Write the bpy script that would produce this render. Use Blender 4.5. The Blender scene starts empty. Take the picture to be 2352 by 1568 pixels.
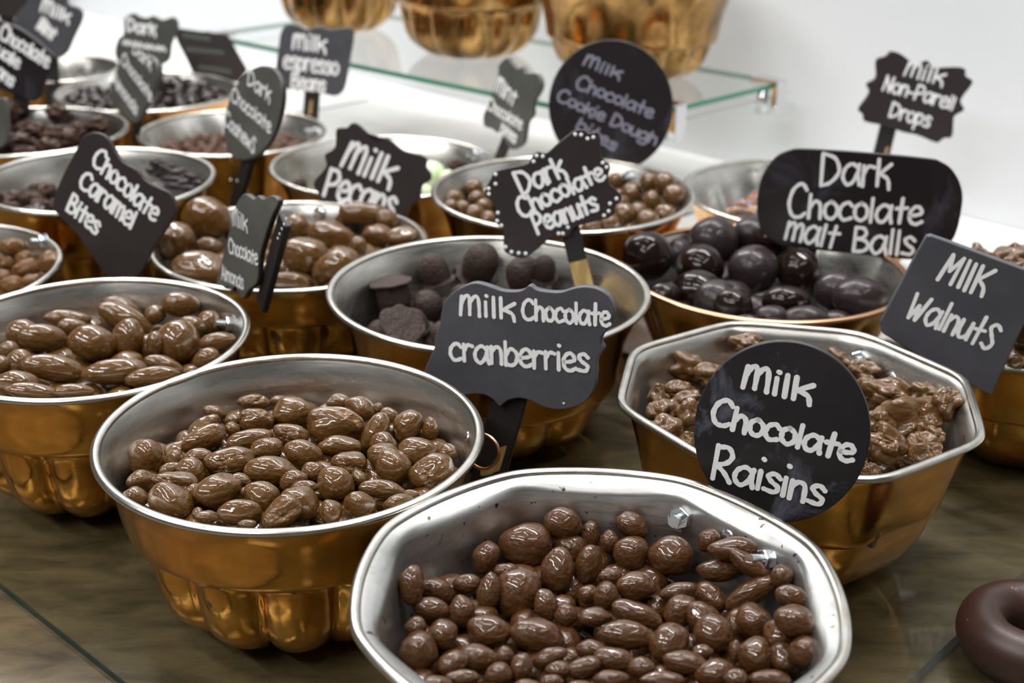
import bpy, bmesh, math, random
from mathutils import Vector, Matrix, noise
R = math.radians
C = bpy.context.scene.collection
SC = bpy.context.scene

# ---------------------------------------------------------------- camera
W, H, F = 2352.0, 1568.0, 3050.0
PITCH, ROLL, CAMZ = R(23.28), R(0.84), 0.475
_right0 = Vector((1, 0, 0))
_fwd = Vector((0, math.cos(PITCH), -math.sin(PITCH)))
_up0 = Vector((0, math.sin(PITCH), math.cos(PITCH)))
_cr, _sr = math.cos(ROLL), math.sin(ROLL)
CR = _right0 * _cr + _up0 * _sr
CU = _up0 * _cr - _right0 * _sr
CAM = Vector((0, 0, CAMZ))
cam = bpy.data.cameras.new('camera')
cam.sensor_width = 36.0
cam.lens = F / W * 36.0
cam.clip_start = 0.02
cam.dof.use_dof = True
cam.dof.focus_distance = 0.76
cam.dof.aperture_fstop = (F / W * 36.0 / 1000.0) / 0.0062
camo = bpy.data.objects.new('camera', cam)
C.objects.link(camo)
m = Matrix((CR, CU, -_fwd)).transposed().to_4x4()
m.translation = CAM
camo.matrix_world = m
SC.camera = camo

# ---------------------------------------------------------------- world, lamps, exposure
SC.view_settings.view_transform = 'Standard'
SC.view_settings.look = 'None'
SC.view_settings.exposure = 0.0
SC.view_settings.gamma = 1.0
SC.view_settings.use_curve_mapping = False
wd = bpy.data.worlds.new('shop')
SC.world = wd
wd.use_nodes = True
wd.node_tree.nodes['Background'].inputs[0].default_value = (1.0, 0.97, 0.93, 1)
wd.node_tree.nodes['Background'].inputs[1].default_value = 0.09


def area(name, loc, target, sx, sy, power, col=(1, 0.98, 0.95)):
    l = bpy.data.lights.new(name, 'AREA')
    l.shape = 'RECTANGLE'
    l.size, l.size_y, l.energy, l.color = sx, sy, power, col
    o = bpy.data.objects.new(name, l)
    o.location = loc
    o.rotation_euler = (Vector(target) - Vector(loc)).to_track_quat('-Z', 'Y').to_euler()
    C.objects.link(o)
    return o


def tube(u, v, z, along, power, ln=1.2, col=(1, 0.985, 0.965)):
    """a fluorescent tube under the ceiling, or one added to brighten the wall, lengthwise along the counter (0) or across it (1)"""
    a = R(-42.5)
    ux, vx = Vector((math.cos(a), math.sin(a), 0)), Vector((-math.sin(a), math.cos(a), 0))
    l = bpy.data.lights.new('ceiling_or_added_tube', 'AREA')
    l.shape = 'RECTANGLE'
    l.size, l.size_y, l.energy, l.color = ln, 0.028, power, col
    o = bpy.data.objects.new('ceiling_or_added_tube', l)
    o.location = ux * u + vx * v + Vector((0, 0, z))
    o.rotation_euler = (0, 0, a + (math.pi / 2 if along else 0))
    C.objects.link(o)


for _u in (-1.9, -0.5):
    tube(_u, 1.20, 2.05, 0, 28)  # wall-wash row, added to brighten the back wall
    tube(_u, 0.45, 2.25, 0, 4.5, 0.9)
    tube(_u, -0.45, 2.15, 0, 11, 0.9)
tube(-1.6, -1.2, 1.9, 0, 25)
tube(-0.2, -1.2, 1.9, 0, 25)
tube(0.7, 0.2, 2.2, 1, 9)
tube(-2.9, 1.15, 1.95, 0, 30)  # added further left to lift the dim end of the wall


# ---------------------------------------------------------------- picking points of the place
def ray(px, py):
    a, b = (px - W / 2) / F, (H / 2 - py) / F
    return _fwd + CR * a + CU * b          # forward component 1


def on_z(px, py, z):
    d = ray(px, py)
    return CAM + d * ((z - CAMZ) / d.z)


def on_plane(px, py, p0, n):
    d = ray(px, py)
    return CAM + d * ((p0 - CAM).dot(n) / d.dot(n))


def at_y(px, py, y):
    d = ray(px, py)
    return CAM + d * (y / d.y)


U = Vector((math.cos(R(-42.5)), math.sin(R(-42.5)), 0))   # along the counter's front
V = Vector((-U.y, U.x, 0))                                # towards the wall


def uv(u, v, z=0.0):
    return U * u + V * v + Vector((0, 0, z))


# ---------------------------------------------------------------- materials
def mat(name, col, rough=0.5, metal=0.0, **kw):
    m = bpy.data.materials.new(name)
    m.use_nodes = True
    b = m.node_tree.nodes['Principled BSDF']
    b.inputs['Base Color'].default_value = (*col, 1)
    b.inputs['Roughness'].default_value = rough
    b.inputs['Metallic'].default_value = metal
    for k, v in kw.items():
        b.inputs[k.replace('_', ' ')].default_value = v
    return m


def nd(m, t, **kw):
    n = m.node_tree.nodes.new(t)
    for k, v in kw.items():
        if k in n.inputs:
            n.inputs[k].default_value = v
        else:
            setattr(n, k, v)
    return n


def lk(m, a, b):
    m.node_tree.links.new(a, b)


def coords(m, scale=(1, 1, 1), rot=(0, 0, 0), kind='Object'):
    tc = nd(m, 'ShaderNodeTexCoord')
    mp = nd(m, 'ShaderNodeMapping')
    mp.inputs['Scale'].default_value = scale
    mp.inputs['Rotation'].default_value = rot
    lk(m, tc.outputs[kind], mp.inputs['Vector'])
    return mp.outputs['Vector']


def vary(m, c1, c2, scale=20, stretch=(1, 1, 1), detail=6, lo=0.35, hi=0.65, rot=(0, 0, 0), kind='Object', rr=None, dist=0.0):
    b = m.node_tree.nodes['Principled BSDF']
    n = nd(m, 'ShaderNodeTexNoise', Scale=scale, Detail=detail, Roughness=0.6, Distortion=dist)
    lk(m, coords(m, stretch, rot, kind), n.inputs['Vector'])
    r = nd(m, 'ShaderNodeValToRGB')
    r.color_ramp.elements[0].position, r.color_ramp.elements[1].position = lo, hi
    r.color_ramp.elements[0].color, r.color_ramp.elements[1].color = (*c1, 1), (*c2, 1)
    lk(m, n.outputs['Fac'], r.inputs['Fac'])
    lk(m, r.outputs['Color'], b.inputs['Base Color'])
    if rr:
        mr = nd(m, 'ShaderNodeMapRange')
        mr.inputs['From Min'].default_value, mr.inputs['From Max'].default_value = lo, hi
        mr.inputs['To Min'].default_value, mr.inputs['To Max'].default_value = rr
        lk(m, n.outputs['Fac'], mr.inputs['Value'])
        lk(m, mr.outputs[0], b.inputs['Roughness'])
    return r


def bump(m, scale=60, strength=0.2, dist=0.001, stretch=(1, 1, 1), detail=4, kind='Object', rot=(0, 0, 0)):
    b = m.node_tree.nodes['Principled BSDF']
    n = nd(m, 'ShaderNodeTexNoise', Scale=scale, Detail=detail)
    lk(m, coords(m, stretch, rot, kind), n.inputs['Vector'])
    bp = nd(m, 'ShaderNodeBump', Strength=strength, Distance=dist)
    lk(m, n.outputs['Fac'], bp.inputs['Height'])
    lk(m, bp.outputs['Normal'], b.inputs['Normal'])


M = {}
M['copper'] = mat('polished copper', (0.70, 0.34, 0.07), 0.15, 1.0)
vary(M['copper'], (0.56, 0.24, 0.04), (0.76, 0.39, 0.085), 14, (1, 1, 3), rr=(0.22, 0.10))
bump(M['copper'], 9, 0.10, 0.004, (1, 1, 4))
M['dark_reflect'] = mat('aged copper', (0.5, 0.3, 0.13), 0.2, 1.0)  # dark reflections of the shop painted into the copper as brown patches
vary(M['dark_reflect'], (0.12, 0.062, 0.02), (0.52, 0.30, 0.11), 22, (1, 1, 0.5), lo=0.36, hi=0.62, rr=(0.22, 0.08))
bump(M['dark_reflect'], 14, 0.25, 0.004)
M['tin'] = mat('tinned lining', (0.62, 0.61, 0.57), 0.3, 1.0)
vary(M['tin'], (0.50, 0.49, 0.45), (0.68, 0.67, 0.64), 25, (1, 1, 5), rr=(0.38, 0.24))
bump(M['tin'], 30, 0.10, 0.002, (1, 1, 7))
# worn tin with dark specks near the rim (nearest mould)
mm = M['tin_worn'] = mat('worn tin lining', (0.6, 0.6, 0.58), 0.36, 1.0)
r_ = vary(mm, (0.27, 0.27, 0.26), (0.58, 0.58, 0.57), 17, (1, 1, 2.5), lo=0.3, hi=0.6, rr=(0.5, 0.32))
sp = nd(mm, 'ShaderNodeTexNoise', Scale=170, Detail=4)
lk(mm, coords(mm), sp.inputs['Vector'])
sr = nd(mm, 'ShaderNodeValToRGB')
sr.color_ramp.elements[0].position, sr.color_ramp.elements[1].position = 0.66, 0.70
lk(mm, sp.outputs['Fac'], sr.inputs['Fac'])
mx = nd(mm, 'ShaderNodeMix', data_type='RGBA')
lk(mm, sr.outputs['Color'], mx.inputs[0])
lk(mm, r_.outputs['Color'], mx.inputs[6])
mx.inputs[7].default_value = (0.08, 0.065, 0.05, 1)
lk(mm, mx.outputs[2], mm.node_tree.nodes['Principled BSDF'].inputs['Base Color'])
bump(mm, 30, 0.15, 0.002, (1, 1, 6))
M['rim'] = mat('tinned rim', (0.66, 0.64, 0.58), 0.24, 1.0)
vary(M['rim'], (0.56, 0.53, 0.46), (0.72, 0.71, 0.68), 60)
M['copper_rim'] = mat('copper rim', (0.72, 0.42, 0.25), 0.28, 1.0)
M['zinc'] = mat('zinc bolt', (0.72, 0.75, 0.78), 0.2, 1.0)
M['chrome'] = mat('chrome', (0.78, 0.78, 0.8), 0.12, 1.0)


def choc(name, c1, c2, rough, crack=(0.30, 0.17, 0.075), bstr=0.12, coat=0.0, bs=120, spec=0.2):
    m = mat(name, c1, rough)
    b = m.node_tree.nodes['Principled BSDF']
    b.inputs['Coat Weight'].default_value = coat
    b.inputs['Specular IOR Level'].default_value = spec
    b.inputs['Coat Roughness'].default_value = 0.06
    b.inputs['Coat IOR'].default_value = 1.52
    r = vary(m, c1, c2, 60, rr=(rough * 0.8, rough * 1.25))
    at = nd(m, 'ShaderNodeAttribute', attribute_name='crack')
    mx = nd(m, 'ShaderNodeMix', data_type='RGBA')
    lk(m, at.outputs['Fac'], mx.inputs[0])
    lk(m, r.outputs['Color'], mx.inputs[6])
    mx.inputs[7].default_value = (*crack, 1)
    lk(m, mx.outputs[2], b.inputs['Base Color'])
    bump(m, bs * 0.032, min(1, bstr * 6), 0.0016, detail=2)
    return m


M['milk'] = choc('milk chocolate', (0.086, 0.0375, 0.0065), (0.112, 0.050, 0.0095), 0.30, coat=1.0)
M['milk_red'] = choc('reddish milk chocolate', (0.058, 0.0225, 0.0062), (0.078, 0.031, 0.009), 0.32, coat=0.7)  # redder; the weaker light on the nearest mould is also put into the colour
M['milk_light'] = choc('light milk chocolate', (0.115, 0.052, 0.0145), (0.145, 0.068, 0.021), 0.25, coat=0.3)
M['walnut'] = choc('rough milk chocolate', (0.088, 0.040, 0.0100), (0.115, 0.054, 0.015), 0.32, crack=(0.20, 0.115, 0.048), bstr=0.12, coat=0.8, bs=120)
M['dark'] = choc('glossy dark chocolate', (0.008, 0.004, 0.003), (0.015, 0.007, 0.006), 0.25, coat=0.5, bstr=0.08, bs=70, spec=0.05)
M['dark_dull'] = choc('hazy dark chocolate', (0.018, 0.012, 0.013), (0.028, 0.019, 0.020), 0.36, coat=0.25, bstr=0.06)
M['dark_matte'] = choc('matte dark chocolate', (0.030, 0.019, 0.015), (0.050, 0.032, 0.025), 0.52, crack=(0.10, 0.06, 0.035), bstr=0.35, bs=240)
M['dark_lump'] = choc('dark chocolate', (0.035, 0.018, 0.012), (0.06, 0.03, 0.02), 0.3, bstr=0.3)
M['pink_choc'] = choc('reddish chocolate', (0.070, 0.034, 0.021), (0.13, 0.066, 0.045), 0.3, bstr=0.3)
M['mint'] = mat('pale green mint', (0.60, 0.74, 0.46), 0.4)
M['ring'] = mat('moulded chocolate', (0.04, 0.017, 0.012), 0.42)
rr_ = vary(M['ring'], (0.034, 0.015, 0.011), (0.05, 0.022, 0.015), 30)
b_ = M['ring'].node_tree.nodes['Principled BSDF']
n1 = nd(M['ring'], 'ShaderNodeTexNoise', Scale=70, Detail=8, Roughness=0.75)
lk(M['ring'], coords(M['ring']), n1.inputs['Vector'])
r1 = nd(M['ring'], 'ShaderNodeValToRGB')
r1.color_ramp.elements[0].position, r1.color_ramp.elements[1].position = 0.66, 0.70
lk(M['ring'], n1.outputs['Fac'], r1.inputs['Fac'])
m1 = nd(M['ring'], 'ShaderNodeMix', data_type='RGBA')
lk(M['ring'], r1.outputs['Color'], m1.inputs[0])
lk(M['ring'], rr_.outputs['Color'], m1.inputs[6])
m1.inputs[7].default_value = (0.30, 0.20, 0.11, 1)
lk(M['ring'], m1.outputs[2], b_.inputs['Base Color'])


def board(name, c, rough=0.5, weave=False, smudge=0.0):
    m = mat(name, c, rough)
    c2 = tuple(x * 1.45 + 0.004 for x in c)
    r = vary(m, c, c2, 18, rr=(rough * 1.1, rough * 0.85))
    if weave:
        bump(m, 420, 0.5, 0.0006, (1, 0.35, 1), 3)
    else:
        bump(m, 150, 0.12, 0.0005)
    if smudge:
        b = m.node_tree.nodes['Principled BSDF']
        n = nd(m, 'ShaderNodeTexNoise', Scale=24, Detail=7, Roughness=0.7, Distortion=0.6)
        lk(m, coords(m, (1, 0.7, 1)), n.inputs['Vector'])
        q = nd(m, 'ShaderNodeValToRGB')
        q.color_ramp.elements[0].position, q.color_ramp.elements[1].position = 0.54, 0.80
        q.color_ramp.elements[1].color = (smudge, smudge, smudge, 1)
        lk(m, n.outputs['Fac'], q.inputs['Fac'])
        x = nd(m, 'ShaderNodeMix', data_type='RGBA')
        lk(m, q.outputs['Color'], x.inputs[0])
        lk(m, r.outputs['Color'], x.inputs[6])
        x.inputs[7].default_value = (0.30, 0.32, 0.42, 1)
        lk(m, x.outputs[2], b.inputs['Base Color'])
    return m


M['slate'] = board('grey black chalkboard', (0.057, 0.058, 0.068), 0.46, weave=True)
M['slate2'] = board('grey black chalkboard smooth', (0.055, 0.055, 0.065), 0.44)
M['black'] = board('black chalkboard', (0.010, 0.009, 0.011), 0.42, smudge=0.7)
M['black2'] = board('deep black chalkboard', (0.011, 0.008, 0.010), 0.33, smudge=0.2)
M['brownblack'] = board('brown black chalkboard', (0.018, 0.013, 0.013), 0.5)
M['greyboard'] = board('grey chalkboard', (0.072, 0.074, 0.068), 0.36)
M['paint'] = mat('white paint marker', (0.92, 0.93, 0.95), 0.5)
vary(M['paint'], (0.86, 0.88, 0.93), (0.94, 0.95, 0.96), 260, lo=0.3, hi=0.5)
M['faintpaint'] = mat('worn chalk', (0.26, 0.26, 0.33), 0.6)
M['greenpaint'] = mat('faded green chalk', (0.10, 0.12, 0.10), 0.6)
M['stake'] = mat('black painted stake', (0.016, 0.014, 0.015), 0.5)
bump(M['stake'], 90, 0.3, 0.0008, (1, 0.06, 1))
M['rawwood'] = mat('raw wood', (0.52, 0.36, 0.14), 0.6)
vary(M['rawwood'], (0.36, 0.23, 0.08), (0.60, 0.43, 0.18), 120, (1, 0.15, 1))
M['edgewood'] = mat('bare wooden edge', (0.42, 0.36, 0.28), 0.6)

M['wall'] = mat('white wall', (0.80, 0.82, 0.84), 0.6)
vary(M['wall'], (0.77, 0.80, 0.83), (0.83, 0.86, 0.885), 1.3, (1, 1, 0.4), 2)
M['ceiling'] = mat('grey ceiling', (0.28, 0.28, 0.28), 0.8)
M['laminate'] = mat('white laminate', (0.64, 0.64, 0.635), 0.35)
vary(M['laminate'], (0.62, 0.62, 0.615), (0.66, 0.66, 0.655), 5)
m = M['wood'] = mat('dark wood board', (0.10, 0.075, 0.045), 0.45)
vary(m, (0.030, 0.021, 0.008), (0.150, 0.110, 0.056), 55, (0.34, 1.0, 1), 9, 0.3, 0.72, (0, 0, R(42.5)), dist=0.5, rr=(0.55, 0.42))
bump(m, 70, 0.25, 0.001, (0.12, 1, 1), 6, rot=(0, 0, R(42.5)))
m = M['woodside'] = mat('dark wood edge', (0.06, 0.045, 0.025), 0.5)


def thin_glass(name, tint, rough=0.08):
    m = bpy.data.materials.new(name)
    m.use_nodes = True
    nt = m.node_tree
    nt.nodes.remove(nt.nodes['Principled BSDF'])
    t = nd(m, 'ShaderNodeBsdfTransparent', Color=(*tint, 1))
    g = nd(m, 'ShaderNodeBsdfGlossy', Roughness=rough, Color=(0.95, 0.97, 0.96, 1))
    f = nd(m, 'ShaderNodeFresnel', IOR=1.5)
    x = nd(m, 'ShaderNodeMixShader')
    ge = nd(m, 'ShaderNodeNewGeometry')
    fr = nd(m, 'ShaderNodeMath', operation='SUBTRACT')
    fr.inputs[0].default_value = 1.0
    lk(m, ge.outputs['Backfacing'], fr.inputs[1])
    mu = nd(m, 'ShaderNodeMath', operation='MULTIPLY')
    lk(m, f.outputs[0], mu.inputs[0])
    lk(m, fr.outputs[0], mu.inputs[1])
    lk(m, mu.outputs[0], x.inputs[0])
    lk(m, t.outputs[0], x.inputs[1])
    lk(m, g.outputs[0], x.inputs[2])
    lk(m, x.outputs[0], nt.nodes['Material Output'].inputs['Surface'])
    return m


M['glass'] = thin_glass('clear glass', (0.95, 0.975, 0.96))
M['glass_clear'] = thin_glass('clear shelf glass', (0.985, 0.995, 0.99), 0.04)
M['glass_edge'] = mat('green glass edge', (0.06, 0.30, 0.19), 0.15)
M['glass_edge_dark'] = mat('dark green glass edge', (0.012, 0.038, 0.035), 0.15)
M['glass_edge_grey'] = mat('grey glass edge', (0.30, 0.32, 0.34), 0.2)
SPRINKLE = [mat('sprinkle ' + n, c, 0.4) for n, c in (('red', (0.7, 0.05, 0.08)), ('white', (0.8, 0.8, 0.78)), ('yellow', (0.75, 0.55, 0.1)), ('blue', (0.1, 0.25, 0.6)), ('pink', (0.8, 0.35, 0.45)))]


# ---------------------------------------------------------------- object helpers
def link(name, me, mats, parent=None, smooth=True):
    if smooth:
        me.polygons.foreach_set('use_smooth', [True] * len(me.polygons))
    for mm_ in (mats if isinstance(mats, (list, tuple)) else [mats]):
        me.materials.append(mm_)
    o = bpy.data.objects.new(name, me)
    C.objects.link(o)
    if parent:
        o.parent = parent
    return o


def mesh(name, vs, fs):
    me = bpy.data.meshes.new(name)
    me.from_pydata([tuple(v) for v in vs], [], fs)
    me.update()
    return me


def from_bm(name, bm):
    me = bpy.data.meshes.new(name)
    bm.normal_update()
    bm.to_mesh(me)
    bm.free()
    return me


def tag(o, label, cat, group=None, kind=None):
    o['label'] = label
    o['category'] = cat
    if group:
        o['group'] = group
    if kind:
        o['kind'] = kind
    return o


def thing(name, label, cat, loc=(0, 0, 0), group=None):
    o = bpy.data.objects.new(name, None)
    o.empty_display_size = 0.02
    C.objects.link(o)
    o.location = loc
    return tag(o, label, cat, group)


def slab_mesh(name, corners, z0, z1, bev=0.0):
    """a prism over corner points (counter-clockwise)"""
    bm = bmesh.new()
    lo = [bm.verts.new((c[0], c[1], z0)) for c in corners]
    hi = [bm.verts.new((c[0], c[1], z1)) for c in corners]
    bm.faces.new(hi)
    bm.faces.new(lo[::-1])
    n = len(lo)
    for i in range(n):
        f = bm.faces.new((lo[i], lo[(i + 1) % n], hi[(i + 1) % n], hi[i]))
        f.material_index = 1
    if bev:
        bmesh.ops.bevel(bm, geom=bm.edges[:], offset=bev, segments=2, affect='EDGES')
    return from_bm(name, bm)


def catmull(pts, n=5, closed=False):
    out = []
    N = len(pts)
    rng = range(N) if closed else range(N - 1)
    for i in rng:
        g = (lambda k: pts[k % N]) if closed else (lambda k: pts[min(max(k, 0), N - 1)])
        p0, p1, p2, p3 = g(i - 1), g(i), g(i + 1), g(i + 2)
        for s in range(n):
            t = s / n
            out.append(tuple(0.5 * (2 * b + (c - a) * t + (2 * a - 5 * b + 4 * c - d) * t * t + (3 * b - a - 3 * c + d) * t ** 3)
                             for a, b, c, d in zip(p0, p1, p2, p3)))
    if not closed:
        out.append(tuple(pts[-1]))
    return out


# ---------------------------------------------------------------- the setting
def quad(name, pts, m, **kw):
    o = link(name, mesh(name, pts, [list(range(len(pts)))]), m, smooth=False)
    o['kind'] = 'structure'
    return o


WALLV = 1.46
wl = link('wall_back', slab_mesh('wall_back', [uv(-4.5, WALLV), uv(2.5, WALLV), uv(2.5, WALLV + 0.1), uv(-4.5, WALLV + 0.1)], -0.9, 2.4), [M['wall'], M['wall']], smooth=False)
wl['kind'] = 'structure'
ce = link('ceiling', slab_mesh('ceiling', [uv(-4.5, -2.5), uv(2.5, -2.5), uv(2.5, WALLV), uv(-4.5, WALLV)], 2.4, 2.5), [M['ceiling'], M['ceiling']], smooth=False)
ce['kind'] = 'structure'
fl = link('floor', slab_mesh('floor', [uv(-4.5, -2.5), uv(2.5, -2.5), uv(2.5, WALLV), uv(-4.5, WALLV)], -1.0, -0.9), [M['woodside'], M['woodside']], smooth=False)
fl['kind'] = 'structure'
JOIN = 0.868
GF = 0.3045                    # front edge of the glass sheet
wc = link('display_counter', slab_mesh('display_counter', [uv(-2.6, -0.25), uv(0.5, -0.25), uv(0.5, 1.06), uv(-0.5, 1.06), uv(-0.5, JOIN), uv(-2.6, JOIN)], -0.9, -0.005), [M['wood'], M['woodside']], smooth=False)
tag(wc, 'dark brown wood grain counter top under the glass sheet and copper moulds', 'counter')
bc = link('back_ledge', slab_mesh('back_ledge', [uv(-2.6, JOIN + 0.001), uv(-0.506, JOIN + 0.001), uv(-0.506, 1.061), uv(0.5, 1.061), uv(0.5, WALLV - 0.001), uv(-2.6, WALLV - 0.001)], -0.9, 0.0), [M['laminate'], M['laminate']], smooth=False)
tag(bc, 'white ledge behind the dark wood counter, along the white wall', 'counter')
PU = -0.249
gs = link('glass_sheet', slab_mesh('glass_sheet', [uv(-2.4, GF), uv(PU - 0.001, GF), uv(PU - 0.001, 1.055), uv(-0.505, 1.055), uv(-0.505, JOIN - 0.002), uv(-2.4, JOIN - 0.002)], -0.0048, 0.0), [M['glass'], M['glass_edge_dark']], smooth=False)
tag(gs, 'clear glass sheet with a dark green edge laid on the wood counter', 'glass')


# ---------------------------------------------------------------- copper moulds
class Bowl:
    pass


def prof(kind):
    if kind == 'lobed':      # z, r, fluting
        return [(1, 1, 0), (.975, .985, 0), (.90, .955, 0), (.80, .93, 0), (.70, .91, 0), (.63, .893, 0), (.605, .875, .02), (.59, .845, .25), (.565, .832, .7), (.50, .82, 1), (.38, .80, 1), (.25, .765, 1), (.15, .70, 1), (.07, .60, 1), (.02, .49, .8), (0, .40, .4)]
    if kind == 'deep':
        return [(1, 1, 0), (.97, .98, 0), (.86, .93, 0), (.72, .885, 0), (.55, .85, 0), (.42, .83, .02), (.40, .80, .4), (.36, .79, .9), (.25, .755, 1), (.15, .70, 1), (.07, .60, 1), (.02, .49, .8), (0, .40, .4)]
    if kind == 'octagon':
        return [(1, 1, 1), (.97, .965, 1), (.9, .94, 1), (.75, .90, 1), (.60, .865, 1), (.52, .845, 1), (.50, .825, 1), (.47, .815, 1), (.34, .775, 1), (.2, .70, 1), (.09, .60, 1), (.02, .52, 1), (0, .47, 1)]
    if kind == 'flanged':
        return [(1, 1, .35), (.996, .98, .4), (.988, .958, .45), (.975, .937, .6), (.952, .921, .9), (.92, .913, 1), (.85, .90, 1), (.7, .87, 1), (.5, .81, 1), (.3, .74, 1), (.14, .65, 1), (.03, .54, 1), (0, .48, 1)]
    if kind == 'scallop':
        return [(1, 1, .0), (.97, .985, .02), (.9, .955, .25), (.8, .92, .6), (.6, .86, 1), (.4, .79, 1), (.25, .72, 1), (.12, .62, 1), (.03, .50, .8), (0, .42, .5)]


def shape(kind, n, amp, rot):
    if kind in ('octagon', 'flanged'):
        p = 24 if kind == 'octagon' else 34

        def f(th, w):
            s = sum(abs(math.cos(th - rot - k * 2 * math.pi / n)) ** p for k in range(n) if math.cos(th - rot - k * 2 * math.pi / n) > 0)
            o = s ** (-1 / p)
            mx_ = 1 / math.cos(math.pi / n)
            o = o / (1 + (mx_ - 1) * 0.62)
            return 1 + (o - 1) * w
        return f

    def f(th, w):
        return 1 - amp * w * (1 - abs(math.cos(n * (th - rot) / 2)) ** 0.65)
    return f


def make_bowl(key, x, y, r, h, kind, label, shell='copper', n=12, amp=0.13, rot=0.0, nth=192, lining='tin', rim='rim', z0=0.0, group=None, cat='bowl', name='copper_mould', outside_only=False):
    b = Bowl()
    b.x, b.y, b.r, b.h, b.z0 = x, y, r, h, z0
    root = thing(name, label, cat, (x, y, z0), group)
    b.root = root
    P = catmull(prof(kind), 4)
    sh = shape(kind, n, amp, rot)
    b.P, b.sh = P, sh
    T = [2 * math.pi * i / nth for i in range(nth)]
    T0 = 0.0016

    def skin(off, zmin, flip):
        vs, fs = [], []
        rings = [q for q in P if q[0] * h >= zmin - 1e-6]
        for (z, rr, w) in rings:
            for t in T:
                q = max(rr * r * sh(t, w) - off, 0.001)
                vs.append((q * math.cos(t), q * math.sin(t), max(z * h, zmin)))
        for a in range(len(rings) - 1):
            for i in range(nth):
                j = (i + 1) % nth
                f = (a * nth + i, a * nth + j, (a + 1) * nth + j, (a + 1) * nth + i)
                fs.append(f if flip else f[::-1])
        k = len(vs)
        vs.append((0, 0, (rings[-1][0] * h if zmin <= 0 else zmin) + (0.006 if zmin <= 0 else 0)))
        a = len(rings) - 1
        for i in range(nth):
            j = (i + 1) % nth
            f = (a * nth + i, a * nth + j, k)
            fs.append(f if flip else f[::-1])
        return mesh('shell', vs, fs)
    link('copper_shell', skin(0.0, 0.0, False), M[shell], root)
    b.floor = 0.03
    link('tin_lining', skin(T0, b.floor, True), M[lining], root)['label'] = 'silver tinned inside'
    # rolled rim
    vs, fs, ns = [], [], 8
    rm = 0.0030
    for t in T:
        q = r * sh(t, P[0][2])
        for s in range(ns):
            a = 2 * math.pi * s / ns
            rr = q + rm * math.cos(a) - 0.0006
            vs.append((rr * math.cos(t), rr * math.sin(t), h + rm * 0.75 * math.sin(a)))
    for i in range(nth):
        for s in range(ns):
            fs.append((i * ns + s, ((i + 1) % nth) * ns + s, ((i + 1) % nth) * ns + (s + 1) % ns, i * ns + (s + 1) % ns))
    link('rolled_rim', mesh('rim', vs, fs), M[rim], root)['label'] = 'bright rolled rim'

    def rin(th, z):
        zz = (z - z0) / h
        if zz >= 1:
            return r * sh(th, P[0][2]) - T0
        for a, c in zip(P, P[1:]):
            if a[0] >= zz >= c[0]:
                t = (zz - c[0]) / max(a[0] - c[0], 1e-6)
                return (c[1] + (a[1] - c[1]) * t) * r * sh(th, c[2] + (a[2] - c[2]) * t) - T0
        return P[-1][1] * r
    b.rin = rin
    return b


def hit_lining(b, px, py):
    d = ray(px, py)
    t = 0.3
    inside = False
    while t < 3:
        p = CAM + d * t
        q = Vector((p.x - b.x, p.y - b.y))
        ok = p.z < b.z0 + b.h and q.length < b.rin(math.atan2(q.y, q.x), p.z)
        if ok:
            inside = True
        elif inside:
            return p
        t += 0.0008
    return None


def add_bolt(b, px, py, size=0.0075, nut=True, name='bolt'):
    p = hit_lining(b, px, py)
    if p is None:
        return
    q = Vector((b.x - p.x, b.y - p.y, 0.25 * b.r)).normalized()
    bm = bmesh.new()
    if nut:
        bmesh.ops.create_cone(bm, cap_ends=True, segments=6, radius1=size, radius2=size, depth=0.005)
        bmesh.ops.bevel(bm, geom=bm.edges[:], offset=0.0006, segments=1, affect='EDGES')
        g = bmesh.ops.create_cone(bm, cap_ends=True, segments=20, radius1=size * 0.52, radius2=size * 0.5, depth=0.009)
        bmesh.ops.translate(bm, verts=g['verts'], vec=(0, 0, 0.0055))
        g = bmesh.ops.create_cone(bm, cap_ends=True, segments=20, radius1=size * 1.25, radius2=size * 1.25, depth=0.001)
        bmesh.ops.translate(bm, verts=g['verts'], vec=(0, 0, -0.0025))
    else:
        bmesh.ops.create_uvsphere(bm, u_segments=16, v_segments=8, radius=size)
        bmesh.ops.scale(bm, verts=bm.verts, vec=(1, 1, 0.35))
    o = link('bolt' if nut else 'rivet', from_bm('bolt', bm), M['zinc'], b.root, smooth=False)
    mt = q.to_track_quat('Z', 'Y').to_matrix().to_4x4()
    mt.translation = p - Vector((b.x, b.y, b.z0)) + q * (0.002 if nut else 0.0)
    o.matrix_local = mt
    o['label'] = 'zinc bolt with hexagonal nut' if nut else 'small domed rivet'


B = {}
CH = 'copper moulds used as sweet bowls'
B['A'] = make_bowl('A', -0.129, 0.695, 0.1114, 0.115, 'lobed', 'round copper mould of milk chocolate cranberries between the almond and raisin moulds', rot=0.16)
B['B'] = make_bowl('B', -0.290, 0.838, 0.1064, 0.115, 'lobed', 'round copper mould of large milk chocolate almonds at the left edge, behind the cranberry mould', rot=0.1)
B['J'] = make_bowl('J', 0.043, 0.539, 0.1178, 0.115, 'flanged', 'nearest mould, eight sided with a wide worn silver flange, full of milk chocolate raisins', n=8, rot=-0.06, lining='tin_worn')
B['I'] = make_bowl('I', 0.181, 0.762, 0.1145, 0.115, 'octagon', 'eight sided copper mould of milk chocolate walnuts behind the round raisin sign', n=8, rot=-0.183)
B['C'] = make_bowl('C', -0.018, 0.935, 0.1195, 0.115, 'deep', 'round copper mould of matte dark chocolate peanut cups behind the cranberry sign', n=10)
B['E'] = make_bowl('E', 0.207, 1.028, 0.1150, 0.100, 'scallop', 'copper rimmed mould of large dark chocolate malt balls', n=10, amp=0.07, rim='copper_rim')
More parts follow.
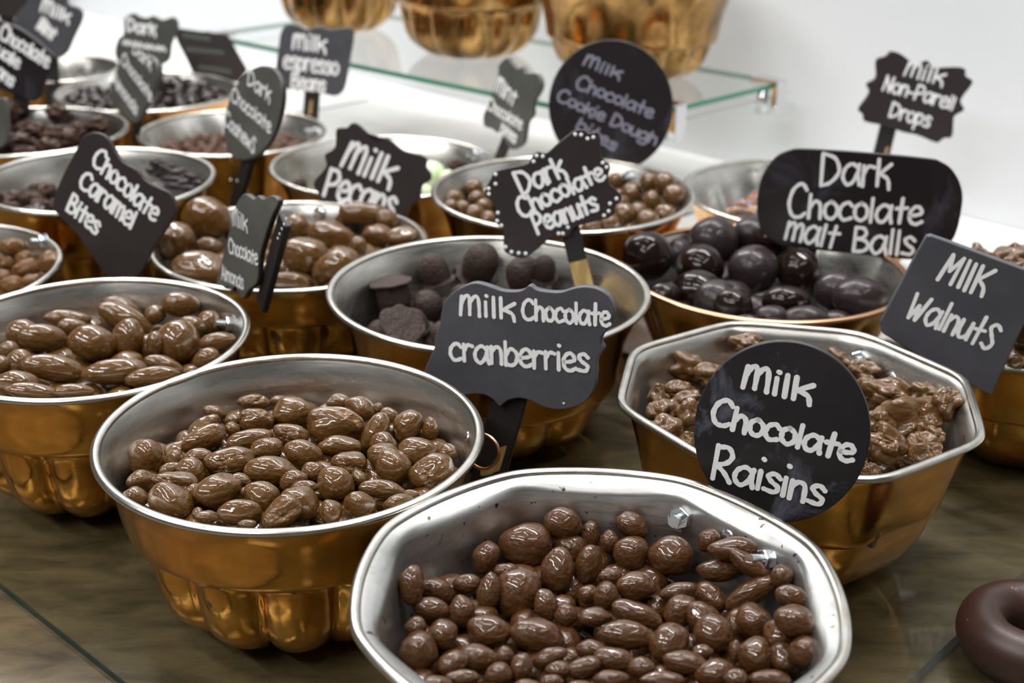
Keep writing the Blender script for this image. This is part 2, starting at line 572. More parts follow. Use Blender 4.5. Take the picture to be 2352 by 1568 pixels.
B['L'] = make_bowl('L', -0.194, 1.096, 0.1180, 0.0934, 'lobed', 'round copper mould of big milk chocolate pecans below the pecan sign', rot=0.2)
B['K'] = make_bowl('K', -0.480, 0.985, 0.116, 0.105, 'lobed', 'round copper mould of small milk chocolate bites at the left edge of the counter', nth=120)
B['D'] = make_bowl('D', 0.045, 1.190, 0.1200, 0.115, 'deep', 'round copper mould of small milk chocolate cookie dough balls behind the peanut sign', nth=144)
B['Q'] = make_bowl('Q', -0.394, 1.210, 0.108, 0.115, 'lobed', 'copper mould of dark broken chocolate partly hidden by the caramel bites sign', nth=120)
B['M'] = make_bowl('M', -0.1346, 1.347, 0.118, 0.0934, 'deep', 'nearly empty copper mould with pale green mints behind the pecan sign', nth=120)
B['F'] = make_bowl('F', -0.320, 1.475, 0.1035, 0.0934, 'scallop', 'copper mould of small reddish pieces below the espresso bean sign', n=12, amp=0.06, nth=120)
B['P'] = make_bowl('P', -0.520, 1.385, 0.1035, 0.115, 'lobed', 'copper mould heaped with dark chocolate clusters at the far left', nth=96)
B['G'] = make_bowl('G', -0.468, 1.672, 0.112, 0.0934, 'deep', 'copper mould full of shiny dark chocolate balls in the back row', nth=96)
B['O'] = make_bowl('O', 0.2915, 1.270, 0.1230, 0.0934, 'scallop', 'copper mould with a scalloped lining and sprinkled drops behind the malt ball sign', n=12, amp=0.08, nth=120)
B['R'] = make_bowl('R', -0.630, 1.800, 0.088, 0.0934, 'scallop', 'empty looking silver lined mould furthest back on the left', n=12, amp=0.06, nth=96)
B['S'] = make_bowl('S', 0.397, 0.925, 0.1050, 0.100, 'octagon', 'copper mould cut by the right edge behind the square walnut sign', n=8, nth=120, rot=0.5)

for k, px, py, s, nut in (('J', 1565, 1188, 0.0066, True), ('J', 1672, 1232, 0.0045, False), ('J', 1762, 1284, 0.0055, True),
                          ('A', 1072, 1003, 0.0035, False), ('I', 1976, 826, 0.0066, True), ('I', 2047, 868, 0.0048, False),
                          ('B', 530, 745, 0.0062, True), ('K', 100, 556, 0.006, True), ('K', 154, 592, 0.006, True),
                          ('D', 1447, 408, 0.006, True), ('L', 735, 492, 0.006, True), ('F', 722, 303, 0.006, True), ('M', 1095, 357, 0.006, True)):
    add_bolt(B[k], px, py, s, nut)

# copper hanging ring on the cranberry mould
bm = bmesh.new()
vs, fs = [], []
for i in range(40):
    a = 2 * math.pi * i / 40
    for s in range(8):
        c = 2 * math.pi * s / 8
        rr = 0.0105 + 0.0011 * math.cos(c)
        vs.append((rr * math.cos(a), 0.0011 * math.sin(c), rr * math.sin(a)))
for i in range(40):
    for s in range(8):
        fs.append((i * 8 + s, i * 8 + (s + 1) % 8, ((i + 1) % 40) * 8 + (s + 1) % 8, ((i + 1) % 40) * 8 + s))
bm.free()
o = link('hanging_ring', mesh('ring', vs, fs), M['copper_rim'], B['A'].root)
o.location = (0.1125, 0.012, 0.0985)
o.rotation_euler = (R(-15), R(0), R(-25))
o['label'] = 'copper wire hanging loop'


# ---------------------------------------------------------------- chocolates
def ico(sub=4):
    bm = bmesh.new()
    bmesh.ops.create_icosphere(bm, subdivisions=sub, radius=1.0)
    vs = [v.co.copy() for v in bm.verts]
    fs = [[v.index for v in f.verts] for f in bm.faces]
    bm.free()
    return vs, fs


IV4, IF4 = ico(5)
IV3, IF3 = ico(4)
IV6, IF6 = ico(6)


def lump(seed, amp=0.10, freq=1.3, fine=0.03, ffreq=4.0, dents=0, cracks=0, point=0.0, small=False, ridge=0.0):
    rnd = random.Random(seed)
    off = Vector((rnd.uniform(0, 90), rnd.uniform(0, 90), rnd.uniform(0, 90)))
    IV, IF = (IV3, IF3) if small else (IV6, IF6) if cracks else (IV4, IF4)
    dd = [(Vector((rnd.uniform(-1, 1), rnd.uniform(-.2, 1), rnd.uniform(-.2, 1))).normalized(), rnd.uniform(.45, .7), rnd.uniform(.10, .2)) for _ in range(dents)]
    cc = []
    for _ in range(cracks):
        n = Vector((rnd.uniform(-.5, .5), rnd.uniform(.0, .7), rnd.uniform(.5, 1))).normalized()
        t = n.orthogonal().normalized()
        t = (Matrix.Rotation(rnd.uniform(0, 6.28), 3, n) @ t)
        cc.append((n, t, n.cross(t)))
    vs, ck = [], []
    for v in IV:
        r = 1 + amp * noise.noise(v * freq + off) + fine * noise.noise(v * ffreq + off * 2)
        if ridge:
            r += ridge * (1 - abs(noise.noise(v * 2.3 + off * 3)) * 2)
        for n, w, d in dd:
            a = (v - n).length
            r -= d * math.exp(-(a / w) ** 2)
        k = 0.0
        for n, t, s in cc:
            q = v - n
            x, yv = q.dot(t), q.dot(s) + 0.16 * noise.noise(v * 4 + off) + 0.05 * noise.noise(v * 14 + off)
            g = math.exp(-(x / 0.42) ** 2 - (yv / (0.11 + 0.06 * noise.noise(v * 7 + off))) ** 2) * (1 if v.dot(n) > 0 else 0)
            r -= 0.40 * g
            k = max(k, min(1, g * 1.7))
        p = v * r
        if point:
            f = 1 - point * max(0, p.x) ** 2
            p = Vector((p.x * (1 + 0.12 * point), p.y * f, p.z * f))
        vs.append(p)
        ck.append(k)
    me = mesh('candy', vs, IF)
    at = me.attributes.new('crack', 'FLOAT', 'POINT')
    at.data.foreach_set('value', ck)
    me.polygons.foreach_set('use_smooth', [True] * len(me.polygons))
    # unit half-extents
    for ax in range(3):
        lo = min(v.co[ax] for v in me.vertices)
        hi = max(v.co[ax] for v in me.vertices)
        s = 2 / (hi - lo)
        for v in me.vertices:
            v.co[ax] = (v.co[ax] - (lo + hi) / 2) * s
    return me


def cup_mesh(seed):
    """a domed chocolate cup with a thin uneven foot disc"""
    rnd = random.Random(seed)
    off = Vector((rnd.uniform(0, 50), 3, 7))
    pr = [(0, 1.0), (.25, .97), (.5, .84), (.68, .62), (.78, .35), (.8, .05), (.78, -.3), (.74, -.55), (.76, -.62), (.96, -.66), (1.0, -.72), (.97, -.78), (.7, -.8), (0, -.8)]
    pr = catmull(pr, 3)
    n = 56
    vs, fs = [], []
    for (r, z) in pr:
        for i in range(n):
            t = 2 * math.pi * i / n
            k = 1 + 0.07 * noise.noise(Vector((math.cos(t) * 1.2, math.sin(t) * 1.2, z * .8)) + off)
            if z < -.58:
                k *= 1 + 0.16 * noise.noise(Vector((math.cos(t) * 2, math.sin(t) * 2, 9)) + off)
            vs.append((r * k * math.cos(t), r * k * math.sin(t), z + 0.04 * noise.noise(Vector((r * math.cos(t) * 3, r * math.sin(t) * 3, z * 3)) + off)))
    for a in range(len(pr) - 1):
        for i in range(n):
            j = (i + 1) % n
            fs.append((a * n + i, (a + 1) * n + i, (a + 1) * n + j, a * n + j))
    me = mesh('cup', vs, fs)
    me.polygons.foreach_set('use_smooth', [True] * len(me.polygons))
    return me


KIND = {}


def kind(key, mats, meshes):
    """variants: one mesh per (shape, material)"""
    ls = mats if isinstance(mats, list) else [mats]
    out = []
    for i, me in enumerate(meshes):
        me.materials.append(M[ls[i % len(ls)]])
        out.append(me)
    KIND[key] = out


kind('cranberry', 'milk', [lump(100 + i, 0.20, 0.9, 0.02, 2.2, dents=(0, 0, 1)[i % 3], point=(0.0, 0.0, 0.4)[i % 3]) for i in range(9)])
kind('cranberry_cracked', 'milk', [lump(130 + i, 0.22, 1.0, 0.035, 2.4, dents=0, cracks=1 + i % 2) for i in range(5)])
kind('raisin', 'milk_red', [lump(160 + i, 0.16, 0.9, 0.025, 2.2, dents=(0, 0, 0, 1)[i % 4], point=(0, .2)[i % 2]) for i in range(10)])
kind('almond', 'milk', [lump(200 + i, 0.10, 0.8, 0.015, 2.2, point=(.25, .0, .15)[i % 3]) for i in range(6)])
kind('pecan', 'milk', [lump(220 + i, 0.14, 1.0, 0.025, 2.2, ridge=.02, dents=i % 2) for i in range(6)])
kind('malt', ['dark', 'dark_dull'], [lump(240 + i, 0.06, 1.1, 0.012, 2.6) for i in range(6)])
kind('walnut', 'walnut', [lump(260 + i, 0.55, 1.25, 0.06, 2.6, dents=1 + i % 2, cracks=1 + i % 2, ridge=.03) for i in range(8)])
kind('dough', 'milk', [lump(280 + i, 0.07, 1.2, 0.02, 3, small=True) for i in range(4)])
kind('caramel', 'milk_light', [lump(290 + i, 0.16, 1.6, 0.06, 3.6, small=True) for i in range(4)])
kind('cup', 'dark_matte', [cup_mesh(300 + i) for i in range(5)])
kind('lumpdark', 'dark_lump', [lump(320 + i, 0.40, 1.8, 0.15, 4, dents=2, small=True) for i in range(5)])
kind('darkball', 'dark', [lump(330 + i, 0.08, 1.2, 0.02, 3, small=True) for i in range(3)])
kind('pinkbit', 'pink_choc', [lump(340 + i, 0.4, 1.8, 0.12, 4, small=True) for i in range(4)])
kind('flake', 'dark_dull', [lump(350 + i, 0.35, 1.6, 0.1, 4, small=True) for i in range(4)])
kind('mintdisc', 'mint', [lump(360 + i, 0.10, 1.2, 0.02, 3, small=True) for i in range(2)])


class Item:
    __slots__ = ('px', 'py', 'w', 'h', 'ang', 'kd', 'label', 'p', 'depth', 'r', 'p0')


def place(me, name, p, a, b, c, rotm, label, cat, group):
    o = bpy.data.objects.new(name, me)
    C.objects.link(o)
    mt = rotm.to_4x4()
    mt = Matrix.Translation(p) @ mt @ Matrix.Diagonal((a, b, c, 1))
    o.matrix_world = mt
    tag(o, label, cat, group)
    return o


def view_rot(ang, p):
    """axes: x along the picture direction, z towards the viewer"""
    f = (CAM - p).normalized()
    up = (CU - f * CU.dot(f)).normalized()
    rt = up.cross(f)
    a = R(-ang)
    x = rt * math.cos(a) + up * math.sin(a)
    y = f.cross(x)
    return Matrix((x, y, f)).transposed()


def fill(b, items, name, cat, group, label, dflt, zs, filler, seed=1, layers=2, rel=True, fsize=None, gap=0.80, maxfill=400, area_r=0.97, dome=0.0, topfill=False, fkind=None, flat=1.0):
    """items: (px,py,w,h,ang[,kind[,label]]); zs: height of the pile's top layer at the mould's middle"""
    rnd = random.Random(seed)
    L = []
    for it in items:
        I = Item()
        I.px, I.py, I.w, I.h, I.ang = it[0], it[1], it[2] * 1.06, it[3] * 1.06, it[4]
        I.kd = it[5] if len(it) > 5 and it[5] else dflt
        I.label = it[6] if len(it) > 6 else None
        z = zs
        for _ in range(200):
            d = ray(I.px, I.py)
            t = (z - CAMZ) / d.z
            p = CAM + d * t
            I.r = 0.25 * (I.w + I.h) * t / F
            q = Vector((p.x - b.x, p.y - b.y))
            lim = b.rin(math.atan2(q.y, q.x), min(z, b.z0 + b.h)) - 0.85 * I.r if z < b.z0 + b.h + I.r * .5 else b.r - 0.6 * I.r
            ex = q.length - lim
            want = zs + dome * (1 - min(1, (q.length / b.r) ** 2))
            if ex > 0.0003:
                front = q.dot(Vector((p.x, p.y)).normalized()) < 0
                z += (-0.0008 if front else 0.0008)
                if z < b.z0 + b.floor or z > b.z0 + b.h + 0.05:
                    break
            elif abs(z - want) > 0.001 and _ < 60 and dome:
                z += max(-0.002, min(0.002, want - z))
            else:
                break
        I.p, I.depth, I.p0 = p, t, p.copy()
        L.append(I)
    for _ in range(14):
        for i in range(len(L)):
            for j in range(i):
                A, Bq = L[i], L[j]
                dv = A.p - Bq.p
                need = 0.78 * (A.r + Bq.r)
                ln = dv.length
                if ln < need:
                    far, near = (A, Bq) if A.depth > Bq.depth else (Bq, A)
                    s = (need - ln) * 0.5
                    for q, sg in ((far, 0.6), (near, -0.6)):
                        dr = ray(q.px, q.py).normalized()
                        np_ = q.p + dr * s * sg
                        if (np_ - q.p0).length < 0.014 and np_.z > b.z0 + b.floor + q.r * .5:
                            w2 = Vector((np_.x - b.x, np_.y - b.y))
                            if w2.length < b.rin(math.atan2(w2.y, w2.x), min(np_.z, b.z0 + b.h)) - 0.7 * q.r or np_.z > b.z0 + b.h:
                                q.p = np_
                                q.depth = (np_ - CAM).dot(_fwd)
    done = []
    n = 0
    for I in L:
        a = I.w / 2 * I.depth / F
        bb = I.h / 2 * I.depth / F
        c = min(a, bb) * rnd.uniform(0.85, 1.05)
        me = rnd.choice(KIND[I.kd])
        ang = I.ang + (180 if rnd.random() < .5 else 0)
        rm = view_rot(ang, I.p)
        if I.kd == 'cup':
            a = bb = c = 0.5 * (a + bb)
            if I.ang == 1000:
                rm = Matrix.Rotation(R(175), 3, 'X') @ Matrix.Rotation(R(8), 3, 'Y')
            elif I.ang == 2000:
                rm = view_rot(20, I.p) @ Matrix.Rotation(R(150), 3, 'X')
            else:
                rm = Matrix.Rotation(rnd.uniform(-.5, .5), 3, 'Y') @ Matrix.Rotation(rnd.uniform(-.1, .6), 3, 'X') @ Matrix.Rotation(rnd.uniform(0, 6), 3, 'Z')
        place(me, name, I.p, a, bb, c, rm, I.label or label, cat, group)
        done.append((I.p, I.r))
        n += 1
    # pieces lower in the pile (and the top layer where none is listed)
    mean = fsize or (sum(r for _, r in done) / max(1, len(done)))

    def surf(x, y):
        if topfill or not done:
            q2 = ((x - b.x) ** 2 + (y - b.y) ** 2) / b.r ** 2
            return zs + dome * (1 - min(1, q2))
        s = ws = 0
        for p, r in vis:
            w = 1 / ((p.x - x) ** 2 + (p.y - y) ** 2 + 1e-5) ** 2
            s += w * p.z
            ws += w
        return s / ws
    vis = list(done)
    cnt = 0
    for lay in range(layers):
        tries = 0
        while tries < filler and cnt < maxfill:
            tries += 1
            th, rho = rnd.uniform(0, 2 * math.pi), b.r * area_r * math.sqrt(rnd.random())
            x, y = b.x + rho * math.cos(th), b.y + rho * math.sin(th)
            r = mean * rnd.uniform(0.8, 1.15)
            z = surf(x, y) - (lay * 1.5 + (0 if topfill else 1.25)) * mean + rnd.uniform(-.25, .25) * mean
            if z < b.z0 + b.floor + r:
                continue
            if rho > b.rin(th, min(z, b.z0 + b.h)) - r * 0.95:
                continue
            p = Vector((x, y, z))
            if any((p - q).length < gap * (r + rq) for q, rq in done):
                continue
            done.append((p, r))
            rm = Matrix.Rotation(rnd.uniform(0, 6.28), 3, 'Z') @ Matrix.Rotation(rnd.uniform(-.5, .5), 3, 'X') @ Matrix.Rotation(rnd.uniform(-.5, .5), 3, 'Y')
            place(rnd.choice(KIND[fkind or dflt]), name, p, r * rnd.uniform(1.0, 1.25), r * rnd.uniform(.85, 1.0), r * rnd.uniform(.8, .95) * flat, rm, label, cat, group)
            cnt += 1
    return n, cnt


def crop(ox, oy, s, rows):
    return [(ox + q[0] / s, oy + q[1] / s, q[2] / s, q[3] / s) + tuple(q[4:]) for q in rows]


CK = 'cranberry_cracked'
listA = crop(200, 800, 2.352, [
    (900, 290, 175, 85, 0, CK, 'ring shaped chocolate cranberry with a dimple at the back of the cranberry pile'), (1035, 285, 90, 62, 0), (690, 350, 125, 82, 10),
    (1112, 345, 225, 175, -20, None, 'plump round chocolate cranberry at the back of the pile, left of the largest piece'), (915, 390, 180, 128, 10, CK, 'split chocolate cranberry with a dark crack, second row from the back'),
    (630, 430, 195, 110, -35), (625, 490, 250, 122, -25, None, 'long slanting chocolate cranberry at the back left of the cranberry pile'),
    (785, 440, 80, 86, 0), (790, 385, 90, 62, 0), (1355, 290, 120, 88, 0), (1475, 330, 172, 135, 20), (1570, 325, 62, 62, 0),
    (1340, 420, 295, 205, 10, CK, 'largest lumpy chocolate cranberry with a puckered top in the round mould'), (1635, 365, 105, 82, 20), (1560, 455, 215, 125, -62),
    (1730, 420, 182, 150, -50), (1855, 430, 88, 118, 0), (1100, 465, 190, 112, 15, CK), (880, 500, 242, 122, -5), (970, 550, 172, 132, 0), (1170, 570, 212, 142, 30),
    (1365, 525, 222, 108, 5, None, 'oval chocolate cranberry just below the largest lumpy one'), (1600, 510, 142, 118, 0), (1790, 560, 212, 150, 10),
    (1945, 565, 102, 105, 0, None, 'small round chocolate cranberry alone at the right side of the pile'), (320, 590, 205, 182, 70, None, 'egg shaped chocolate cranberry standing at the left end of the pile'),
    (470, 600, 105, 105, 0), (600, 585, 165, 95, -15), (770, 615, 262, 158, -5, CK, 'chocolate cranberry with a pointed hole in its top, left of the middle'),
    (1600, 585, 165, 145, 0), (1650, 640, 195, 182, 40), (1415, 620, 192, 132, 10, CK), (1000, 660, 292, 152, 5, None, 'wide dull chocolate cranberry in the very middle of the pile'),
    (1865, 680, 245, 205, -20, CK, 'broken topped chocolate cranberry at the right end of the pile'), (285, 710, 142, 104, -20), (565, 660, 162, 132, 30), (480, 720, 245, 115, 10, CK),
    (455, 825, 242, 172, 25, None, 'large smooth chocolate cranberry at the front left of the pile'), (710, 775, 252, 190, -25), (830, 710, 122, 74, 10), (260, 800, 135, 105, 20),
    (945, 800, 202, 160, 30), (860, 775, 75, 55, 0), (1115, 710, 152, 104, -20), (1225, 665, 125, 102, 0), (1345, 730, 192, 182, 0), (1470, 700, 95, 75, 20),
    (1600, 760, 252, 98, 8, None, 'pointed almond shaped chocolate cranberry at the front right'), (1180, 745, 150, 65, 0), (1150, 830, 205, 182, 40), (825, 885, 232, 135, 5),
    (1045, 890, 232, 152, -35, CK, 'torn open chocolate cranberry touching the front rim'), (1320, 885, 142, 122, 60), (1475, 845, 172, 132, 30), (1680, 830, 162, 85, -15), (1750, 790, 92, 55, 0),
    (650, 910, 125, 70, 0), (570, 780, 85, 105, 40), (865, 950, 95, 50, 0), (600, 890, 65, 65, 0), (450, 650, 125, 65, -15)])
fill(B['A'], listA, 'chocolate_cranberry', 'chocolate', 'chocolate cranberries in the round mould', 'glossy milk chocolate cranberry in the pile in the round copper mould in front', 'cranberry', 0.097, 2200, 11, layers=3, fsize=0.0098, gap=0.74)

listJ = crop(800, 1000, 2.138, [
    (1055, 430, 182, 150, 10, None, 'round chocolate raisin at the very back of the raisin pile'), (1185, 485, 98, 132, 10), (1395, 440, 162, 122, 35, None, 'oval chocolate raisin at the back right of the raisin pile, left of the bolt'),
    (870, 540, 252, 212, 0, None, 'biggest knobbly chocolate raisin at the back left of the raisin pile'), (675, 600, 128, 162, 15), (1025, 660, 158, 218, 5), (1180, 635, 132, 192, 15), (1285, 520, 98, 112, 0),
    (1390, 575, 162, 172, 40), (1580, 590, 218, 190, 0, None, 'large round chocolate raisin just below the hexagonal bolt'), (1770, 515, 102, 122, 30), (1890, 555, 242, 112, -5),
    (310, 735, 122, 188, 0, None, 'upright oval chocolate raisin at the left end of the raisin pile'), (430, 760, 172, 122, 20), (580, 725, 132, 88, 0), (690, 770, 112, 192, 10),
    (830, 770, 218, 242, 20, None, 'tall lumpy chocolate raisin left of the middle of the raisin pile'), (780, 665, 122, 75, 0), (405, 850, 182, 112, 15), (560, 860, 122, 152, -10), (330, 940, 104, 104, 0), (465, 980, 152, 152, -20),
    (690, 960, 212, 152, 15), (930, 980, 262, 162, 15), (970, 830, 112, 152, -20), (1070, 880, 112, 112, 0), (1180, 780, 102, 92, 0), (1285, 690, 112, 84, 0), (1265, 785, 122, 132, 0),
    (1415, 740, 192, 142, 0), (1620, 770, 182, 94, -10), (1210, 890, 152, 94, 0), (1420, 880, 252, 112, 20), (1370, 980, 282, 142, 5), (1630, 860, 172, 142, -40), (1820, 660, 212, 112, -5),
    (1960, 630, 212, 94, 35), (1980, 770, 282, 115, -30), (2130, 690, 112, 112, 0), (2180, 790, 162, 104, 15), (2195, 910, 202, 152, 15), (1990, 920, 192, 172, 50), (1740, 900, 132, 182, -40),
    (1795, 970, 192, 182, 0), (1580, 1020, 202, 182, -40), (2240, 1060, 152, 152, 0, None, 'round chocolate raisin at the right end of the raisin pile'), (2000, 1080, 168, 182, 0), (1900, 1060, 65, 112, 0), (345, 1060, 184, 192, 0), (640, 1090, 192, 122, 15), (770, 1080, 94, 94, 0),
    (520, 1120, 152, 122, -20), (560, 1190, 162, 80, 0), (850, 1140, 104, 142, 10), (740, 1170, 132, 112, 0), (990, 1090, 172, 94, -20), (1190, 1050, 142, 94, 0), (1030, 1150, 122, 84, 0), (1150, 1140, 182, 94, -15),
    (1310, 1100, 202, 112, 10), (1440, 1140, 132, 104, 0), (1660, 1115, 222, 112, 10), (1800, 1165, 192, 132, -15), (1290, 1195, 172, 84, 0), (1540, 1200, 212, 84, 0), (1740, 1060, 104, 70, 0),
    (2070, 1195, 202, 90, 0), (1000, 1210, 112, 70, 0), (1900, 1190, 120, 90, 0), (430, 1230, 160, 100, 0), (890, 1250, 160, 100, 20), (1140, 1260, 180, 110, 0), (680, 1270, 150, 100, 0), (1420, 1280, 180, 100, 10), (1700, 1280, 190, 110, 0), (1950, 1290, 180, 110, -20)])
fill(B['J'], listJ, 'chocolate_raisin', 'chocolate', 'chocolate raisins in the nearest mould', 'shiny brown chocolate raisin in the pile in the nearest mould with the wide flange', 'raisin', 0.088, 2200, 12, layers=3, fsize=0.0092, gap=0.74)

AL = lambda s: 'milk chocolate almond ' + s
listB = crop(0, 400, 2.94, [
    (1220, 880, 242, 162, 5, None, AL('perched on top at the back right of the almond mould')), (830, 905, 255, 125, 25, None, AL('lying behind the long slanting one at the back')), (850, 985, 392, 175, 28, None, AL('longest and slanting, high in the back of the pile')),
    (1050, 950, 135, 125, 0, None, AL('small, between the slanting one and the perched one')), (455, 975, 295, 110, 5, None, AL('at the back left, half hidden')), (500, 1035, 205, 115, 10, None, AL('in front of the half hidden one at the back left')),
    (160, 1080, 215, 192, 10, None, AL('behind the left oval one with a glint')), (290, 1105, 305, 178, 5, None, AL('oval with a glint at the left of the second row')), (625, 1140, 312, 235, 10, None, AL('broad and egg shaped in the middle of the pile')),
    (865, 1105, 205, 252, 5, None, AL('upright, just right of the broad middle one')), (1050, 1140, 115, 155, 0, None, AL('narrow, left of the large shiny one')), (1205, 1130, 285, 285, 10, None, AL('large and round with a bright patch, right of the middle')),
    (1300, 1030, 185, 135, 15, None, AL('tucked behind the large round one with a bright patch')), (1410, 1005, 155, 165, 10, None, AL('beside the bolt at the right')), (1470, 1130, 235, 122, -10, None, AL('under the bolt at the right rim')),
    (1390, 1240, 175, 122, -25, None, AL('lowest at the right against the front rim')), (60, 1190, 135, 125, 0, None, AL('at the left edge of the picture, upper')), (130, 1270, 175, 165, -30, None, AL('left of the long horizontal one')),
    (365, 1310, 405, 175, 10, None, AL('long and horizontal in the front row, left')), (780, 1330, 425, 165, -5, None, AL('long and horizontal in the front row, middle')), (1110, 1290, 265, 115, 20, None, AL('behind the right one of the front row')),
    (1030, 1365, 345, 128, -8, None, AL('long, at the right of the front row')), (110, 1420, 285, 182, 0, None, AL('at the front left corner of the picture side')), (220, 1475, 345, 130, 10, None, AL('lowest at the left, cut by the front rim')),
    (500, 1470, 255, 110, 0, None, AL('lowest in the middle, cut by the front rim')), (0, 1285, 150, 120, 0, None, AL('at the left edge of the picture, lower'))])
fill(B['B'], listB, 'chocolate_almond', 'chocolate', 'chocolate almonds in the left mould', 'milk chocolate almond deep in the pile of the left mould', 'almond', 0.100, 1500, 13, layers=2, fsize=0.0135, gap=0.74)

PC = lambda s: 'milk chocolate pecan ' + s
listL = [(473, 502, 109, 95, 5, None, PC('largest and roundest, at the back left of the pecan mould')), (405, 555, 85, 85, -20, None, PC('at the left rim of the pecan mould')), (483, 565, 61, 37, 5, None, PC('small, below the largest round one')),
         (459, 620, 119, 85, 5, None, PC('wide, at the front left, left of the almond sign')), (701, 589, 102, 82, 10, None, PC('round with glints, right of the almond sign')), (684, 519, 61, 54, 30, None, PC('dull, beside the top of the almond sign')),
         (761, 541, 108, 60, 12, None, PC('pale and flat, in the middle of the mould')), (773, 613, 110, 75, -30, None, PC('slanting, at the front right of the mould')), (663, 648, 88, 45, 5, None, PC('lowest at the front rim')),
         (643, 618, 30, 26, 0, None, PC('tiny, beside the almond sign at the front')), (870, 541, 68, 51, 10, None, PC('behind the right rim, left one of two')), (924, 544, 71, 48, -10, None, PC('nearest the right rim of the mould')),
         (822, 565, 40, 44, 0, None, PC('small, between the middle and right pieces')), (840, 492, 118, 52, 5, None, PC('flat and topmost, covering the end of the pecan lettering')), (800, 500, 60, 40, -20, None, PC('behind the topmost flat one, left')),
         (890, 505, 52, 46, 20, None, PC('behind the topmost flat one, right')), (560, 600, 80, 70, 10, None, PC('hidden behind the almond sign'))]
fill(B['L'], listL, 'chocolate_pecan', 'chocolate', 'chocolate pecans in their mould', 'milk chocolate pecan deep in the pile of the pecan mould', 'pecan', 0.084, 1200, 14, layers=2, fsize=0.015, dome=0.008, gap=0.74)

MB_ = lambda s: 'dark chocolate malt ball ' + s
listE = [(1487, 588, 110, 108, 0, None, MB_('hazy and large at the left end')), (1639, 553, 108, 108, 0, None, MB_('glossy black, topmost at the back')), (1728, 540, 86, 84, 0, None, MB_('in front of the malt ball sign, left one of two')),
         (1774, 552, 78, 80, 0, None, MB_('in front of the malt ball sign, right one of two')), (1730, 621, 110, 110, 0, None, MB_('hazy and round in the middle')), (1835, 624, 96, 106, 0, None, MB_('hazy, right of the middle')),
         (1608, 614, 106, 102, 0, None, MB_('glossy, just below the topmost one')), (1560, 582, 64, 64, 0, None, MB_('half hidden behind the hazy left one')), (1922, 668, 100, 92, 0, None, MB_('glossy, second from the right end')),
         (1975, 684, 122, 94, 8, None, MB_('glossy and wrinkled at the right end')), (1602, 672, 118, 100, 0, None, MB_('glossy in the front row, left')), (1646, 690, 100, 92, 0, None, MB_('glossy in the front row, second from left')),
         (1684, 702, 84, 78, 0, None, MB_('low in the front row beside the glossy pair')), (1525, 680, 70, 62, 0, None, MB_('lowest at the left, against the front rim')), (1805, 692, 104, 70, 0, None, MB_('reddish black, behind the front pair')),
         (1772, 728, 76, 52, 0, None, MB_('at the front rim, middle left')), (1850, 734, 104, 62, 0, None, MB_('at the front rim, middle right')), (1715, 742, 60, 40, 0, None, MB_('peeping over the front rim'))]
fill(B['E'], listE, 'malt_ball', 'chocolate', 'malt balls in their mould', 'dark chocolate malt ball deep in the pile of the copper rimmed mould', 'malt', 0.088, 160, 15, layers=1, fsize=0.0165, area_r=0.8)

WN = lambda s: 'milk chocolate walnut ' + s
listI = [(1715, 790, 82, 56, 10, None, WN('alone at the back rim above the round sign')), (1592, 846, 98, 62, 15, None, WN('knobbly, highest on the left of the round sign')), (1630, 862, 70, 60, 0, None, WN('touching the top left edge of the round sign')),
         (1562, 900, 68, 54, 0, None, WN('second one down on the left of the round sign')), (1513, 912, 52, 62, 0, None, WN('leftmost of the upper left heap')), (1510, 948, 52, 56, 0, None, WN('leftmost, in the middle of the left heap')),
         (1584, 920, 74, 50, -15, None, WN('long, beside the sign in the left heap')), (1546, 947, 62, 62, 0, None, WN('in the middle of the left heap')), (1584, 955, 60, 84, 0, None, WN('upright beside the round sign on its left')),
         (1530, 986, 78, 72, 0, None, WN('round and pale at the front of the left heap')), (1484, 979, 40, 34, 0, None, WN('smallest at the left rim')), (1580, 1018, 56, 54, 0, None, WN('lowest on the left of the round sign')),
         (1927, 830, 64, 44, 25, None, WN('at the upper right edge of the round sign')), (1983, 853, 70, 54, 20, None, WN('below the bolt on the right')), (1990, 890, 60, 56, 0, None, WN('between the bolt and the large right pieces')),
         (2038, 903, 118, 78, 15, None, WN('broad with a crack, in the right heap')), (2127, 905, 66, 54, 0, None, WN('at the right rim, left one of a pair')), (2172, 924, 62, 74, 30, None, WN('furthest right, at the rim')),
         (2090, 964, 146, 106, 0, None, WN('largest with a torn ridge, at the right')), (2022, 975, 74, 84, 0, None, WN('left of the largest one, by the sign')), (2036, 1022, 94, 84, 40, None, WN('below the largest one, with a broken face')),
         (2116, 1022, 66, 64, 0, None, WN('dark and hollow, at the front right')), (2147, 1002, 46, 50, 0, None, WN('small, behind the dark hollow one')), (2126, 1040, 72, 50, 0, None, WN('lowest at the right front rim')), (2002, 1080, 44, 36, 0, None, WN('tiny, at the front rim by the sign')),
         (1760, 930, 100, 80, 0), (1850, 960, 100, 80, 20), (1700, 980, 100, 80, -20), (1900, 900, 90, 70, 0), (1800, 1030, 100, 80, 10), (1930, 1000, 90, 80, 0)]
fill(B['I'], listI, 'chocolate_walnut', 'chocolate', 'chocolate walnuts in their mould', 'rough milk chocolate walnut deep in the eight sided mould', 'walnut', 0.096, 350, 16, layers=2, fsize=0.0125)

